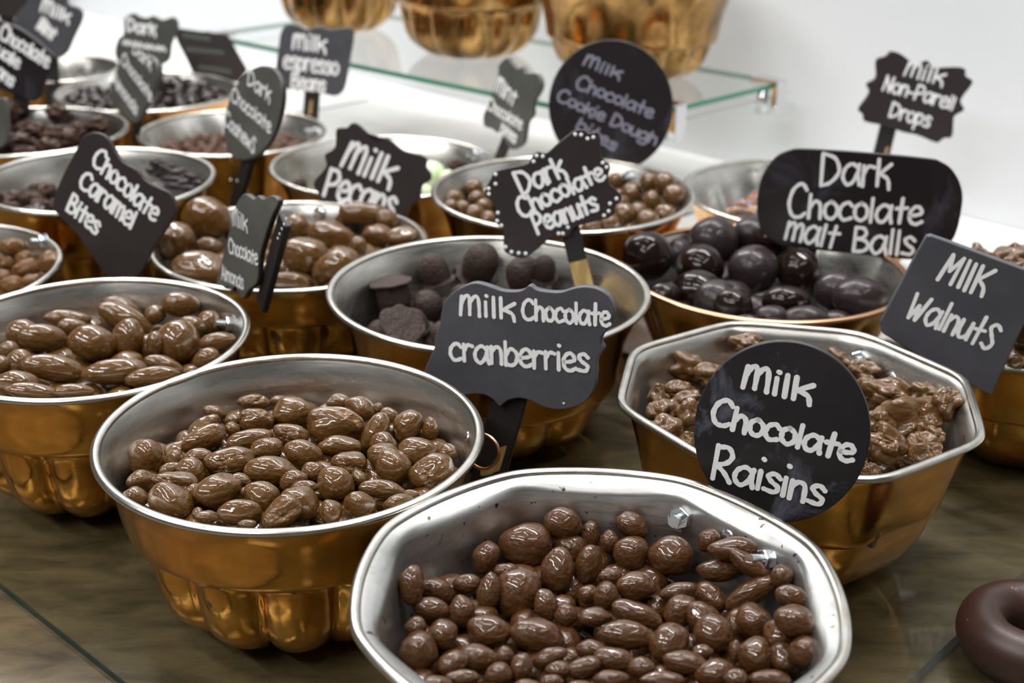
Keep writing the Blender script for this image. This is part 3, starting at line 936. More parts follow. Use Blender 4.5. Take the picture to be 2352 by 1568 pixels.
PN = lambda s: 'matte dark chocolate peanut cup ' + s
listC = [(904, 682, 100, 88, 1000, None, PN('at the left, with a flat disc on top')), (998, 622, 82, 76, 10, None, PN('domed, at the back left')), (1103, 606, 100, 96, 0, None, PN('tallest and roundest, at the back')),
         (1207, 636, 126, 78, 5, None, PN('wide and dome shaped, left of the bare wood stake')), (918, 764, 112, 86, 2000, None, PN('showing its round base at the front left')), (911, 795, 72, 36, 0, None, PN('lowest, at the front rim')),
         (982, 704, 74, 88, 0, None, PN('in the middle, left of the cranberry sign')), (955, 740, 66, 60, 0, None, PN('small, behind the front left one')), (1250, 618, 66, 60, 0, None, PN('behind the stake at the back')),
         (1060, 690, 84, 70, 0), (1140, 700, 90, 70, 0), (1240, 700, 90, 70, 0), (1020, 770, 80, 60, 0)]
fill(B['C'], listC, 'peanut_cup', 'chocolate', 'peanut cups in their mould', 'matte dark chocolate peanut cup low in the mould behind the cranberry sign', 'cup', 0.083, 60, 17, layers=1, fsize=0.015, area_r=0.75)

DB = lambda s: 'milk chocolate cookie dough ball ' + s
listD = [(1090, 430, 38, 36, 0), (1095, 456, 36, 36, 0), (1045, 456, 40, 38, 0), (1062, 478, 36, 36, 0), (1092, 490, 42, 40, 0), (1112, 474, 36, 36, 0), (1036, 474, 32, 32, 0), (1122, 502, 34, 34, 0),
         (1452, 443, 50, 50, 0), (1492, 418, 44, 44, 0), (1528, 420, 48, 48, 0), (1550, 448, 50, 50, 0), (1501, 461, 50, 50, 0), (1412, 416, 38, 38, 0), (1434, 492, 50, 50, 0), (1466, 487, 44, 44, 0),
         (1488, 506, 50, 48, 0), (1528, 493, 50, 48, 0), (1398, 515, 50, 44, 0), (1358, 522, 42, 36, 0), (1425, 468, 40, 40, 0), (1180, 440, 42, 42, 0), (1230, 460, 42, 42, 0), (1280, 440, 44, 44, 0), (1330, 450, 44, 44, 0), (1370, 430, 42, 42, 0),
         (1200, 490, 42, 42, 0), (1260, 500, 42, 42, 0), (1320, 500, 42, 42, 0), (1380, 475, 42, 42, 0), (1150, 470, 42, 42, 0)]
fill(B['D'], listD, 'cookie_dough_ball', 'chocolate', 'cookie dough balls in their mould', 'small round milk chocolate cookie dough ball in the mould behind the peanut sign', 'dough', 0.096, 400, 18, layers=1, fsize=0.0088)

listK = [(27, 567, 56, 40, 0), (14, 604, 46, 42, 0), (58, 594, 42, 38, 0), (61, 616, 66, 42, -20), (116, 602, 56, 52, 0), (109, 636, 44, 34, 0), (82, 646, 62, 34, 0), (30, 654, 56, 42, 0), (6, 636, 34, 34, 0), (-30, 600, 50, 40, 0), (-30, 640, 50, 40, 0)]
fill(B['K'], listK, 'caramel_bite', 'chocolate', 'caramel bites in the mould at the left edge', 'small milk chocolate caramel bite in the mould left of the caramel bites sign', 'caramel', 0.082, 250, 19, layers=1, fsize=0.011)

fill(B['P'], [(35, 330, 90, 50, -10), (85, 300, 60, 40, 0), (140, 320, 90, 60, 0), (110, 335, 60, 40, 0), (22, 255, 50, 60, 80), (130, 262, 50, 44, 20), (175, 300, 50, 40, -50), (220, 290, 40, 60, 70), (60, 350, 60, 30, 0)], 'chocolate_cluster', 'chocolate', 'dark clusters heaped in the far left mould', 'knobbly dark chocolate cluster heaped in the mould at the far left', 'lumpdark', 0.108, 200, 20, layers=2, fsize=0.014, dome=0.012)
fill(B['Q'], [(30, 455, 60, 40, 0), (75, 455, 60, 36, 0), (90, 470, 50, 30, 0), (20, 472, 50, 24, 0), (110, 440, 50, 40, 0)], 'chocolate_chunk', 'chocolate', 'dark chunks in the mould behind the caramel sign', 'dark broken chocolate chunk in the mould half hidden by the caramel bites sign', 'lumpdark', 0.080, 60, 21, layers=1, fsize=0.012)
fill(B['Q'], [(360, 375, 30, 26, 0), (385, 385, 40, 20, 10), (410, 395, 50, 16, -10), (440, 405, 46, 16, 15), (395, 412, 50, 16, 0), (425, 420, 46, 18, -15), (370, 402, 40, 16, 5), (350, 395, 34, 16, 20), (455, 420, 30, 14, 0), (400, 428, 44, 16, 8), (430, 432, 40, 14, 0)], 'chocolate_shard', 'chocolate', 'shiny dark shards right of the caramel sign', 'thin shiny dark chocolate shard right of the caramel bites sign', 'flake', 0.095, 40, 22, layers=1, fsize=0.010, flat=0.4)
fill(B['F'], [], 'chocolate_crunch', 'chocolate', 'reddish pieces below the espresso sign', 'small reddish brown chocolate piece in the mould below the espresso bean sign', 'pinkbit', 0.070, 500, 23, layers=1, fsize=0.0085, topfill=True, area_r=0.86)
fill(B['G'], [], 'dark_chocolate_ball', 'chocolate', 'dark balls in the back row mould', 'shiny dark chocolate ball in the full mould in the back row', 'darkball', 0.083, 900, 24, layers=1, fsize=0.0095, topfill=True, dome=0.004)
fill(B['R'], [], 'dark_chocolate_bean', 'chocolate', 'beans in the furthest mould', 'dark chocolate bean in the silver lined mould furthest back', 'lumpdark', 0.055, 120, 25, layers=1, fsize=0.010, topfill=True, area_r=0.7)
listM = [(992, 398, 60, 56, 0, 'mintdisc', 'pale green mint beside the right end of the pecan sign, upper'), (974, 441, 38, 34, 0, 'mintdisc', 'pale green mint beside the right end of the pecan sign, lower'), (1048, 379, 42, 26, -10, 'lumpdark', 'dark piece among the mints near the mint sign'), (688, 424, 34, 28, 0, 'lumpdark', 'small brown piece at the left of the nearly empty mint mould'),
         (930, 390, 50, 44, 0, 'mintdisc', 'pale green mint mostly hidden by the pecan sign'), (1030, 408, 40, 34, 0, 'mintdisc', 'pale green mint at the front rim near the cookie dough mould')]
fill(B['M'], listM, 'mint', 'sweet', 'mints in the nearly empty mould', 'pale green mint in the nearly empty mould', 'mintdisc', 0.075, 0, 26, layers=0)
fill(B['S'], [(2326, 606, 60, 44, -10, None, 'milk chocolate lump showing above the square walnut sign'), (2340, 832, 46, 30, 0, None, 'milk chocolate lump at the rim right of the square walnut sign'), (2390, 640, 90, 80, 0), (2440, 680, 90, 80, 0), (2370, 760, 80, 80, 0), (2360, 700, 80, 80, 0), (2430, 790, 80, 70, 0)], 'chocolate_lump', 'chocolate', 'lumps in the mould at the right edge', 'rough milk chocolate lump in the mould cut by the right edge', 'walnut', 0.112, 200, 27, layers=2, fsize=0.014, dome=0.03)


# sprinkled drops
def nonpareil(p, r, rot, label, group):
    t = thing('nonpareil_drop', label, 'chocolate', p, group)
    t.rotation_euler = rot
    pr = catmull([(0, .45), (.4, .42), (.75, .3), (.95, .1), (1, 0), (.9, -.06), (0, -.06)], 3)
    n = 32
    vs = [(q[0] * r * math.cos(2 * math.pi * i / n), q[0] * r * math.sin(2 * math.pi * i / n), q[1] * r) for q in pr for i in range(n)]
    fs = [(a * n + i, (a + 1) * n + i, (a + 1) * n + (i + 1) % n, a * n + (i + 1) % n) for a in range(len(pr) - 1) for i in range(n)]
    link('chocolate_disc', mesh('disc', vs, fs), M['milk_light'], t)
    rnd = random.Random(int(p[0] * 1e5))
    vs, fs, mi = [], [], []
    for _ in range(70):
        a, q = rnd.uniform(0, 6.28), math.sqrt(rnd.random()) * .9
        z = .45 * (1 - q * q * 0.85)
        k = len(vs)
        c = Vector((q * r * math.cos(a), q * r * math.sin(a), z * r))
        s = 0.0014
        for dx in ((1, 0, 0), (-1, 0, 0), (0, 1, 0), (0, -1, 0), (0, 0, 1), (0, 0, -1)):
            vs.append(c + Vector(dx) * s)
        for f in ((0, 2, 4), (2, 1, 4), (1, 3, 4), (3, 0, 4), (2, 0, 5), (1, 2, 5), (3, 1, 5), (0, 3, 5)):
            fs.append([k + q_ for q_ in f])
            mi.append(len(fs) and rnd.randrange(5) if f == (0, 2, 4) else (mi[-1]))
    me = mesh('sprinkles', vs, fs)
    me.polygons.foreach_set('material_index', mi)
    s_ = link('sprinkles', me, SPRINKLE, t, smooth=False)
    s_['kind'] = 'stuff'
    return t


rn = random.Random(5)
for i, (px, py, lb) in enumerate(((1715, 470, 'upper sprinkled chocolate drop left of the malt ball sign'), (1690, 490, 'sprinkled chocolate drop nearest the scalloped mould rim'), (1738, 455, 'sprinkled chocolate drop touching the edge of the malt ball sign'),
                                  (1735, 488, 'lowest sprinkled chocolate drop beside the malt ball sign'), (1775, 470, None), (1800, 490, None), (1830, 460, None))):
    p = on_z(px, py, 0.052 + 0.003 * (i % 3))
    nonpareil(p, 0.0125, (rn.uniform(-.5, .5), rn.uniform(-.4, .4), rn.uniform(0, 3)), lb or 'sprinkled chocolate drop hidden behind the malt ball sign', 'sprinkled drops in the scalloped mould')

# ---------------------------------------------------------------- signs
G = {
    'a': (.60, [[(.5, .5), (.3, .62), (.1, .47), (.05, .2), (.2, 0), (.38, .12), (.5, .42)], [(.52, .6), (.5, .3), (.56, 0)]]),
    'b': (.55, [[(.08, 1), (.08, 0)], [(.08, .32), (.26, .6), (.48, .46), (.45, .12), (.25, 0), (.08, .08)]]),
    'c': (.50, [[(.45, .5), (.3, .62), (.1, .48), (.05, .2), (.2, 0), (.45, .08)]]),
    'C': (.66, [[(.6, .82), (.42, 1), (.16, .82), (.05, .4), (.18, .05), (.42, 0), (.6, .12)]]),
    'd': (.60, [[(.5, .5), (.3, .62), (.1, .47), (.05, .2), (.2, 0), (.38, .12), (.5, .42)], [(.52, 1), (.5, .3), (.56, 0)]]),
    'D': (.70, [[(.1, 1), (.1, 0)], [(.1, 0), (.38, .1), (.62, .45), (.48, .86), (.1, 1)]]),
    'e': (.50, [[(.08, .30), (.3, .33), (.45, .42), (.36, .6), (.2, .6), (.06, .38), (.1, .1), (.28, 0), (.48, .1)]]),
    'g': (.58, [[(.5, .5), (.3, .62), (.08, .45), (.05, .2), (.2, 0), (.38, .12), (.5, .42)], [(.52, .6), (.52, -.2), (.3, -.36), (.08, -.25)]]),
    'h': (.54, [[(.08, 1), (.08, 0)], [(.08, .35), (.25, .6), (.42, .5), (.46, 0)]]),
    'i': (.22, [[(.1, .6), (.1, 0)], [(.12, 1.06), (.14, 1.04)]]),
    'j': (.30, [[(.2, .6), (.18, -.2), (.02, -.35)], [(.2, .88), (.22, .86)]]),
    'k': (.50, [[(.08, 1), (.08, 0)], [(.46, .66), (.1, .3)], [(.14, .34), (.38, .2), (.44, -.1)]]),
    'K': (.56, [[(.1, 1), (.1, 0)], [(.52, 1), (.14, .5)], [(.16, .52), (.4, .3), (.46, 0)]]),
    'l': (.22, [[(.1, 1), (.1, 0)]]),
    'm': (.70, [[(.06, .6), (.06, 0)], [(.06, .4), (.2, .6), (.32, .5), (.34, 0)], [(.34, .4), (.48, .6), (.6, .5), (.62, 0)]]),
    'M': (.66, [[(.1, .95), (.05, 0)], [(.1, .62), (.2, .97), (.31, .9), (.31, .05)], [(.31, .6), (.44, .97), (.56, .88), (.58, 0)]]),
    '^': (.66, [[(.06, 0), (.2, 1)], [(.2, 1), (.3, .42)], [(.3, .42), (.56, 1)], [(.56, 1), (.5, 0)]]),
    'n': (.50, [[(.06, .6), (.06, 0)], [(.06, .38), (.22, .6), (.4, .5), (.42, 0)]]),
    'o': (.50, [[(.25, .62), (.07, .46), (.07, .16), (.25, 0), (.44, .15), (.44, .45), (.25, .62)]]),
    'p': (.54, [[(.08, .6), (.08, -.35)], [(.08, .4), (.25, .6), (.46, .45), (.4, .12), (.2, .02), (.08, .12)]]),
    'P': (.60, [[(.1, 1), (.1, 0)], [(.1, .95), (.38, 1), (.54, .75), (.4, .5), (.1, .42)]]),
    'r': (.42, [[(.06, .6), (.06, 0)], [(.06, .35), (.2, .58), (.38, .56)]]),
    'R': (.62, [[(.1, 1), (.1, 0)], [(.1, .95), (.38, 1), (.52, .78), (.4, .55), (.12, .42)], [(.14, .42), (.36, .26), (.56, 0)]]),
    's': (.46, [[(.42, .5), (.27, .62), (.1, .52), (.2, .35), (.4, .2), (.32, .02), (.04, .05)]]),
    'S': (.50, [[(.48, .85), (.3, 1), (.12, .82), (.28, .5), (.42, .22), (.26, -.04), (.04, .1)]]),
    't': (.48, [[(.26, 1.05), (.23, 0)], [(.08, .50), (.44, .54)]]),
    'u': (.52, [[(.06, .6), (.08, .12), (.22, 0), (.4, .15), (.45, .6)], [(.45, .6), (.46, 0)]]),
    'W': (.68, [[(.04, 1), (.12, 0)], [(.12, 0), (.32, .6)], [(.32, .6), (.38, 0)], [(.38, 0), (.62, 1)]]),
    'w': (.60, [[(.04, .6), (.14, 0)], [(.14, 0), (.28, .5)], [(.28, .5), (.4, 0)], [(.4, 0), (.54, .6)]]),
    'B': (.62, [[(.1, 1), (.1, 0)], [(.1, 1), (.36, .98), (.46, .76), (.34, .58), (.12, .54)], [(.12, .54), (.46, .46), (.56, .22), (.4, .03), (.1, 0)]]),
    'N': (.56, [[(.06, 0), (.08, 1)], [(.08, 1), (.44, 0)], [(.44, 0), (.48, 1)]]),
    'I': (.22, [[(.1, 1), (.1, 0)]]),
    'A': (.6, [[(.04, 0), (.28, 1)], [(.28, 1), (.54, 0)], [(.12, .36), (.48, .36)]]),
    '-': (.36, [[(.05, .36), (.3, .36)]]),
    ' ': (.34, []),
    '~': (.55, [[(.05, .2), (.14, .5), (.25, .15), (.36, .5), (.5, .2)]]),
}


class Sign:
    pass


def make_sign(label, cx, cy, y, yaw, tilt, outline, bmat, lines=(), dots=(), stick=None, thick=0.005, paint='paint', smooth=5, edge=None, chips=(), dot_r=0.0022, stick_dots=()):
    """a chalkboard tag on a stake: centre pixel + distance, turned and leaned; outline in picture points on its own plane"""
    p0 = at_y(cx, cy, y)
    n = Vector((-math.sin(R(yaw)), -math.cos(R(yaw)), 0))
    n = (n * math.cos(R(tilt)) + Vector((0, 0, 1)) * math.sin(R(tilt))).normalized()
    rt = Vector((0, 0, 1)).cross(n).normalized()
    up = n.cross(rt)
    root = thing('chalkboard_sign', label, 'sign')
    mt = Matrix((rt, up, n)).transposed().to_4x4()
    mt.translation = p0
    root.matrix_world = mt

    def loc(px, py):
        q = on_plane(px, py, p0, n) - p0
        return (q.dot(rt), q.dot(up))
    pts = [loc(*q) for q in outline]
    if smooth:
        pts = catmull(pts, smooth, True)
    ar = sum(a[0] * b[1] - b[0] * a[1] for a, b in zip(pts, pts[1:] + pts[:1]))
    if ar < 0:
        pts = pts[::-1]
    bm = bmesh.new()
    N = len(pts)
    # rounded front and back edges by shrinking the outline slightly
    def inset(d):
        out = []
        for i in range(N):
            a, c = Vector(pts[i - 1]), Vector(pts[(i + 1) % N])
            t = (c - a).normalized()
            out.append((pts[i][0] - t.y * d, pts[i][1] + t.x * d))
        return out
    e = 0.0007
    rings = [(inset(e), 0.0), (pts, -e), (pts, -thick + e), (inset(e), -thick)]
    rv = [[bm.verts.new((q[0], q[1], z)) for q in ring] for ring, z in rings]
    f = bm.faces.new(rv[0])
    f2 = bm.faces.new(rv[3][::-1])
    for k in range(3):
        for i in range(N):
            j = (i + 1) % N
            g = bm.faces.new((rv[k + 1][i], rv[k + 1][j], rv[k][j], rv[k][i]))
            g.material_index = 1 if edge and k >= 1 else 0
            g.smooth = True
    bmesh.ops.triangulate(bm, faces=[f, f2])
    link('board', from_bm('board', bm), [M[bmat], M[edge or bmat]], root, smooth=False)
    scale = (p0 - CAM).dot(_fwd) / F
    # lettering
    vs, fs = [], []
    cnt = [0]

    def stroke(pl, w):
        z = 0.00025 + 0.00001 * (cnt[0] % 40)
        cnt[0] += 1
        # drop duplicates
        q = [Vector(pl[0])]
        for s in pl[1:]:
            if (Vector(s) - q[-1]).length > w * 0.05:
                q.append(Vector(s))
        if len(q) < 2:
            q.append(q[0] + Vector((w * 0.1, 0)))
        rn2 = random.Random(cnt[0])
        left, right = [], []
        for i, s in enumerate(q):
            t = (q[min(i + 1, len(q) - 1)] - q[max(i - 1, 0)]).normalized()
            nn = Vector((-t.y, t.x))
            ww = w / 2 * (1 + 0.10 * math.sin(i * 1.3 + cnt[0]))
            left.append(s + nn * ww)
            right.append(s - nn * ww)
        poly = []
        t = (q[-1] - q[-2]).normalized()
        a0 = math.atan2(t.y, t.x)
        capE = [q[-1] + Vector((math.cos(a0 + a), math.sin(a0 + a))) * w / 2 for a in (math.pi / 2 * k_ / 4 for k_ in range(3, -4, -1))]
        t = (q[0] - q[1]).normalized()
        a1 = math.atan2(t.y, t.x)
        capS = [q[0] + Vector((math.cos(a1 + a), math.sin(a1 + a))) * w / 2 for a in (math.pi / 2 * k_ / 4 for k_ in range(3, -4, -1))]
        k = len(vs)
        for l, r in zip(left, right):
            vs.append((l.x, l.y, z))
            vs.append((r.x, r.y, z))
        for i in range(len(left) - 1):
            fs.append((k + 2 * i + 1, k + 2 * i + 3, k + 2 * i + 2, k + 2 * i))
        for cap, cc in ((capE, q[-1]), (capS, q[0])):
            k2 = len(vs)
            vs.append((cc.x, cc.y, z))
            for c in cap:
                vs.append((c.x, c.y, z))
            for i in range(len(cap) - 1):
                fs.append((k2, k2 + i + 2, k2 + i + 1))
            # close the joint
            if cap is capE:
                l, r = left[-1], right[-1]
            else:
                l, r = right[0], left[0]
            k3 = len(vs)
            vs.append((l.x, l.y, z))
            vs.append((r.x, r.y, z))
            fs.append((k2, k2 + 1, k3))
            fs.append((k2, k3 + 1, k2 + len(cap)))
    for ln in lines:
        txt, x0, y0, x1, y1, hpx, xh, pen = ln[:8]
        slant = ln[8] if len(ln) > 8 else 0.0
        asc = ln[9] if len(ln) > 9 else 0.85
        a, b = Vector(loc(x0, y0)), Vector(loc(x1, y1))
        t = (b - a)
        ll = t.length
        t.normalize()
        nn = Vector((-t.y, t.x))
        hh = hpx * scale
        w = pen * scale
        tot = sum(G[c][0] for c in txt) - 0.08
        sx = ll / tot
        cur = 0.0
        rnd = random.Random(len(txt) * 7 + int(x0))
        for c in txt:
            gw, st = G[c]
            jit = rnd.uniform(-.03, .03)
            for s in st:
                pl = catmull(s, 6) if len(s) > 2 else [s[0], ((s[0][0] + s[1][0]) / 2, (s[0][1] + s[1][1]) / 2), s[1]]
                o = []
                for (gx, gy) in pl:
                    yy = gy * xh / .62 if gy <= .62 else xh + (gy - .62) * (asc - xh) / .38
                    if c in '^MCDPRBNWKISA-':
                        yy = gy
                    yy += jit
                    o.append(a + t * ((cur + gx) * sx + slant * yy * hh) + nn * (yy * hh))
                stroke(o, w)
            cur += gw
    if vs:
        lt = link('lettering', mesh('lettering', vs, fs), M[paint], root, smooth=False)
        lt['label'] = 'hand painted white words'
    if dots:
        bm = bmesh.new()
        for q in dots:
            lx, ly = loc(*q)
            g = bmesh.ops.create_uvsphere(bm, u_segments=12, v_segments=6, radius=dot_r)
            bmesh.ops.scale(bm, verts=g['verts'], vec=(1, 1, 0.3))
            bmesh.ops.translate(bm, verts=g['verts'], vec=(lx, ly, 0.0002))
        link('painted_dots', from_bm('dots', bm), M[paint], root)['label'] = 'white painted dots along the edge'
    if stick_dots:
        bm = bmesh.new()
        for q in stick_dots:
            lx, ly = loc(*q)
            g = bmesh.ops.create_uvsphere(bm, u_segments=12, v_segments=6, radius=dot_r)
            bmesh.ops.scale(bm, verts=g['verts'], vec=(1, 1, 0.3))
            bmesh.ops.translate(bm, verts=g['verts'], vec=(lx, ly, -thick))
        link('painted_dots', from_bm('dots', bm), M[paint], root)['label'] = 'white painted dots on the stake'
    if stick:
        # (top px, bottom px, width px, [raw wood from fraction])
        (tx, ty), (bx, by), wpx = stick[:3]
        raw = stick[3] if len(stick) > 3 else None
        A, Z = Vector(loc(tx, ty)), Vector(loc(bx, by))
        t = (Z - A)
        ln_ = t.length
        t.normalize()
        nn = Vector((-t.y, t.x)) * (wpx * scale / 2)
        zz0, zz1 = -thick - 0.0002, -thick - 0.005

        def bar(s0, s1, grow, name, mt_):
            bm = bmesh.new()
            a, b_ = A + t * (s0 * ln_), A + t * (s1 * ln_)
            g2 = nn * grow
            c = [a + g2, a - g2, b_ - g2, b_ + g2]
            up_ = [bm.verts.new((q.x, q.y, zz0)) for q in c]
            dn = [bm.verts.new((q.x, q.y, zz1)) for q in c]
            bm.faces.new(up_)
            bm.faces.new(dn[::-1])
            for i in range(4):
                j = (i + 1) % 4
                bm.faces.new((up_[j], up_[i], dn[i], dn[j]))
            bmesh.ops.recalc_face_normals(bm, faces=bm.faces)
            bmesh.ops.bevel(bm, geom=bm.edges[:], offset=0.0006, segments=2, affect='EDGES')
            return link(name, from_bm(name, bm), mt_, root, smooth=False)
        if raw is None:
            st_ = bar(0, 1, 1, 'stake', M['stake'])
        else:
            st_ = bar(0, raw, 1, 'stake', M['stake'])
            w_ = bar(raw, 1, .97, 'bare_wood', M['rawwood'])
            w_['label'] = 'unpainted wooden end of the stake'
        for ch in chips:
            # a flake of bare wood on the stake's face: local outline in picture points
            q = [loc(*c) for c in ch]
            me = mesh('chip', [(a[0], a[1], zz0 + 0.0004) for a in q], [list(range(len(q)))])
            link('bare_wood_patch', me, M['rawwood'], root, smooth=False)['label'] = 'patch where the black paint has come off'
    return root


def cp(ox, oy, s, pts):
    return [(ox + a / s, oy + b / s) for a, b in pts]


# 1 cranberries
make_sign('grey black scalloped sign reading Milk Chocolate Cranberries beside the cranberry mould', 1190, 800, 0.785, 20, 4,
          cp(960, 630, 3.2, [(420, 62), (340, 85), (270, 125), (200, 190), (172, 280), (160, 370), (132, 440), (118, 490), (118, 540), (95, 590), (50, 700), (20, 790), (80, 850), (180, 890), (270, 900), (350, 888), (430, 880), (500, 890), (555, 925), (600, 972), (655, 930), (740, 910), (830, 930), (920, 975), (1020, 995), (1120, 985), (1210, 950), (1270, 890), (1302, 820), (1312, 720), (1312, 640), (1335, 590), (1366, 545), (1345, 500), (1352, 460), (1400, 390), (1436, 310), (1440, 240), (1400, 160), (1330, 110), (1240, 90), (1150, 100), (1050, 130), (950, 127), (870, 112), (820, 80), (775, 112), (720, 125), (620, 120), (520, 85)]),
          'slate', [('Milk', 1054, 721, 1180, 732, 47, .74, 9, 0, 1.0), ('Chocolate', 1199, 731, 1398, 748, 47, .68, 8.6, 0, 1.0), ('cranberries', 1033, 825, 1349, 854, 52, .80, 9.5, 0, 1.08)],
          dots=[(1295, 926)], dot_r=0.0008, stick=((1168, 900), (1105, 1130), 82), thick=0.006, smooth=3,
          chips=[[(1143, 1034), (1157, 1030), (1152, 1050), (1145, 1072), (1140, 1088), (1128, 1092), (1122, 1096), (1108, 1100), (1096, 1100), (1097, 1080), (1110, 1082), (1120, 1080), (1131, 1062)]])
# 2 raisins
circ = [(1796 + 203 * math.cos(2 * math.pi * i / 40), 992 + 209 * math.sin(2 * math.pi * i / 40)) for i in range(40)]
make_sign('round black sign reading Milk Chocolate Raisins behind the nearest mould', 1796, 992, 0.640, 20, 2, circ, 'black',
          [('Milk', 1701, 889, 1858, 922, 56, .72, 12.5, 0, .95), ('Chocolate', 1630, 970, 1952, 1060, 66, .62, 12.5), ('Raisins', 1629, 1094, 1884, 1160, 88, .55, 12.5)],
          stick=((1770, 1150), (1735, 1330), 60), thick=0.004, smooth=2)
# 3 walnuts
make_sign('square grey black sign set on its corner reading Milk Walnuts at the right', 2190, 725, 0.845, 15, 5,
          cp(2000, 530, 4.02, [(520, 55), (548, 46), (600, 60), (1000, 205), (1400, 352), (1580, 415), (1605, 440), (1602, 480), (1400, 900), (1140, 1460), (1115, 1500), (1075, 1500), (900, 1410), (500, 1180), (160, 980), (100, 930), (90, 870), (100, 820), (300, 440), (495, 80)]),
          'slate2', [('^IlK', 2149, 641, 2256, 680, 66, .62, 9, 0, 1.0), ('WalnutS', 2080, 725, 2272, 802, 60, .72, 9, 0, 1.1)], stick=((2170, 860), (2140, 1010), 55), thick=0.008, smooth=3)
# 4 malt balls
make_sign('large oval black sign reading Dark Chocolate Malt Balls behind the malt balls', 1975, 465, 1.070, 6, 6,
          cp(1720, 330, 4.61, [(560, 52), (430, 70), (300, 130), (190, 260), (120, 420), (90, 600), (92, 760), (130, 900), (220, 1010), (400, 1085), (750, 1130), (1000, 1155), (1500, 1208), (1750, 1225), (1930, 1180), (2130, 1050), (2205, 920), (2250, 720), (2265, 550), (2230, 400), (2140, 260), (2030, 190), (1930, 160), (1500, 115), (1000, 75)]),
          'black2', [('Dark', 1878, 424, 2040, 428, 73, .66, 8.5, 0, .82), ('Chocolate', 1806, 498, 2112, 514, 78, .52, 8.5, 0, .70), ('malt', 1800, 547, 1917, 570, 50, .82, 8.2, 0, 1.0), ('Balls', 1953, 577, 2094, 585, 56, .74, 8.2, 0, 1.0)],
          stick=((1858, 555), (1850, 640), 44), thick=0.004, smooth=4)
# 5 nonpareil
make_sign('small wavy edged black sign reading Milk Non-Pareil Drops against the white wall', 2100, 225, 1.40, -4, 8,
          cp(1950, 100, 6.03, [(590, 105), (520, 170), (400, 210), (380, 300), (380, 470), (250, 560), (290, 680), (140, 900), (200, 980), (220, 1070), (300, 1100), (440, 1125), (600, 1170), (760, 1230), (960, 1270), (1200, 1370), (1270, 1350), (1320, 1310), (1430, 1290), (1450, 1100), (1470, 1000), (1600, 915), (1550, 780), (1720, 540), (1620, 450), (1620, 370), (1550, 330), (1350, 330), (1170, 335), (1090, 235), (960, 290), (870, 260), (730, 150)]),
          'brownblack', [('Milk', 2074, 171, 2162, 195, 31, .78, 5.6, 0, 1.0), ('Non-Pareil', 2025, 206, 2186, 252, 33, .7, 5.6), ('Drops', 2038, 267, 2131, 291, 33, .72, 5.6)],
          stick=((2056, 250), (1985, 540), 38), smooth=3, chips=[[(2038, 340), (2046, 338), (2040, 356), (2034, 356)]])
# 6 cookie dough
circ = [(1403 + 143 * math.cos(2 * math.pi * i / 40), 243 + 152 * math.sin(2 * math.pi * i / 40)) for i in range(40)]
make_sign('round black sign reading Milk Chocolate Cookie Dough Bites in front of the glass shelf', 1403, 243, 1.315, 6, 10, circ, 'black2',
          [('Milk', 1337, 148, 1421, 181, 25, .68, 5.5), ('Chocolate', 1320, 200, 1494, 270, 32, .58, 5.5), ('Cookie Dough', 1276, 229, 1503, 333, 29, .6, 5.5), ('bites', 1320, 292, 1408, 345, 29, .6, 5.5)],
          paint='faintpaint', stick=((1410, 370), (1405, 540), 45), thick=0.007, smooth=2, edge='edgewood')
# 7 peanuts
make_sign('wavy edged black sign with white dots reading Dark Chocolate Peanuts', 1270, 430, 1.005, 2, 10,
          cp(1100, 280, 4.9, [(1130, 85), (1060, 105), (900, 230), (760, 350), (660, 335), (605, 385), (550, 465), (400, 500), (190, 555), (135, 640), (80, 740), (78, 820), (170, 930), (187, 1020), (172, 1110), (230, 1180), (275, 1220), (278, 1420), (330, 1490), (450, 1530), (540, 1520), (700, 1400), (800, 1315), (1000, 1290), (1070, 1190), (1180, 1150), (1440, 1090), (1530, 1020), (1535, 950), (1600, 880), (1598, 820), (1520, 735), (1470, 690), (1455, 600), (1480, 500), (1410, 430), (1372, 370), (1368, 190), (1330, 115), (1240, 125), (1190, 90)]),
          'brownblack', [('Dark', 1197, 449, 1300, 402, 55, .6, 8.5), ('Chocolate', 1197, 500, 1388, 410, 46, .6, 8.5), ('Peanuts', 1232, 537, 1374, 482, 48, .64, 8.5)],
          dots=cp(1100, 280, 4.9, [(1083, 140), (1150, 145), (1222, 188), (1288, 173), (650, 382), (718, 388), (615, 445), (1393, 460), (1437, 510), (187, 590), (187, 697), (110, 750), (112, 810), (1548, 862), (1475, 918), (1460, 1003), (1408, 1052), (213, 1022), (205, 1112), (253, 1165), (1002, 1185), (897, 1255), (945, 1255), (300, 1405), (367, 1462), (447, 1475), (525, 1480)]),
          dot_r=0.0015, stick=((1302, 500), (1350, 690), 44, 0.53), thick=0.004, smooth=3)
# 8 mint
make_sign('small grey wavy sign turned sideways reading Mint Chocolate Bites', 1175, 235, 1.40, 55, 8,
          cp(1080, 120, 6.03, [(520, 75), (560, 130), (640, 220), (690, 215), (720, 195), (745, 240), (770, 290), (900, 290), (965, 350), (978, 500), (870, 700), (862, 870), (790, 960), (760, 1120), (730, 1260), (620, 1340), (540, 1330), (430, 1140), (340, 1100), (300, 1060), (190, 1020), (180, 870), (230, 760), (300, 560), (380, 330), (390, 190), (450, 110)]),
          'greyboard', [('Mint', 1136, 208, 1180, 244, 38, .78, 6), ('Chocolate', 1119, 248, 1196, 298, 27, .7, 5), ('bites', 1149, 302, 1183, 328, 26, .7, 5.5)],
          stick=((1160, 300), (1120, 400), 30), smooth=3)
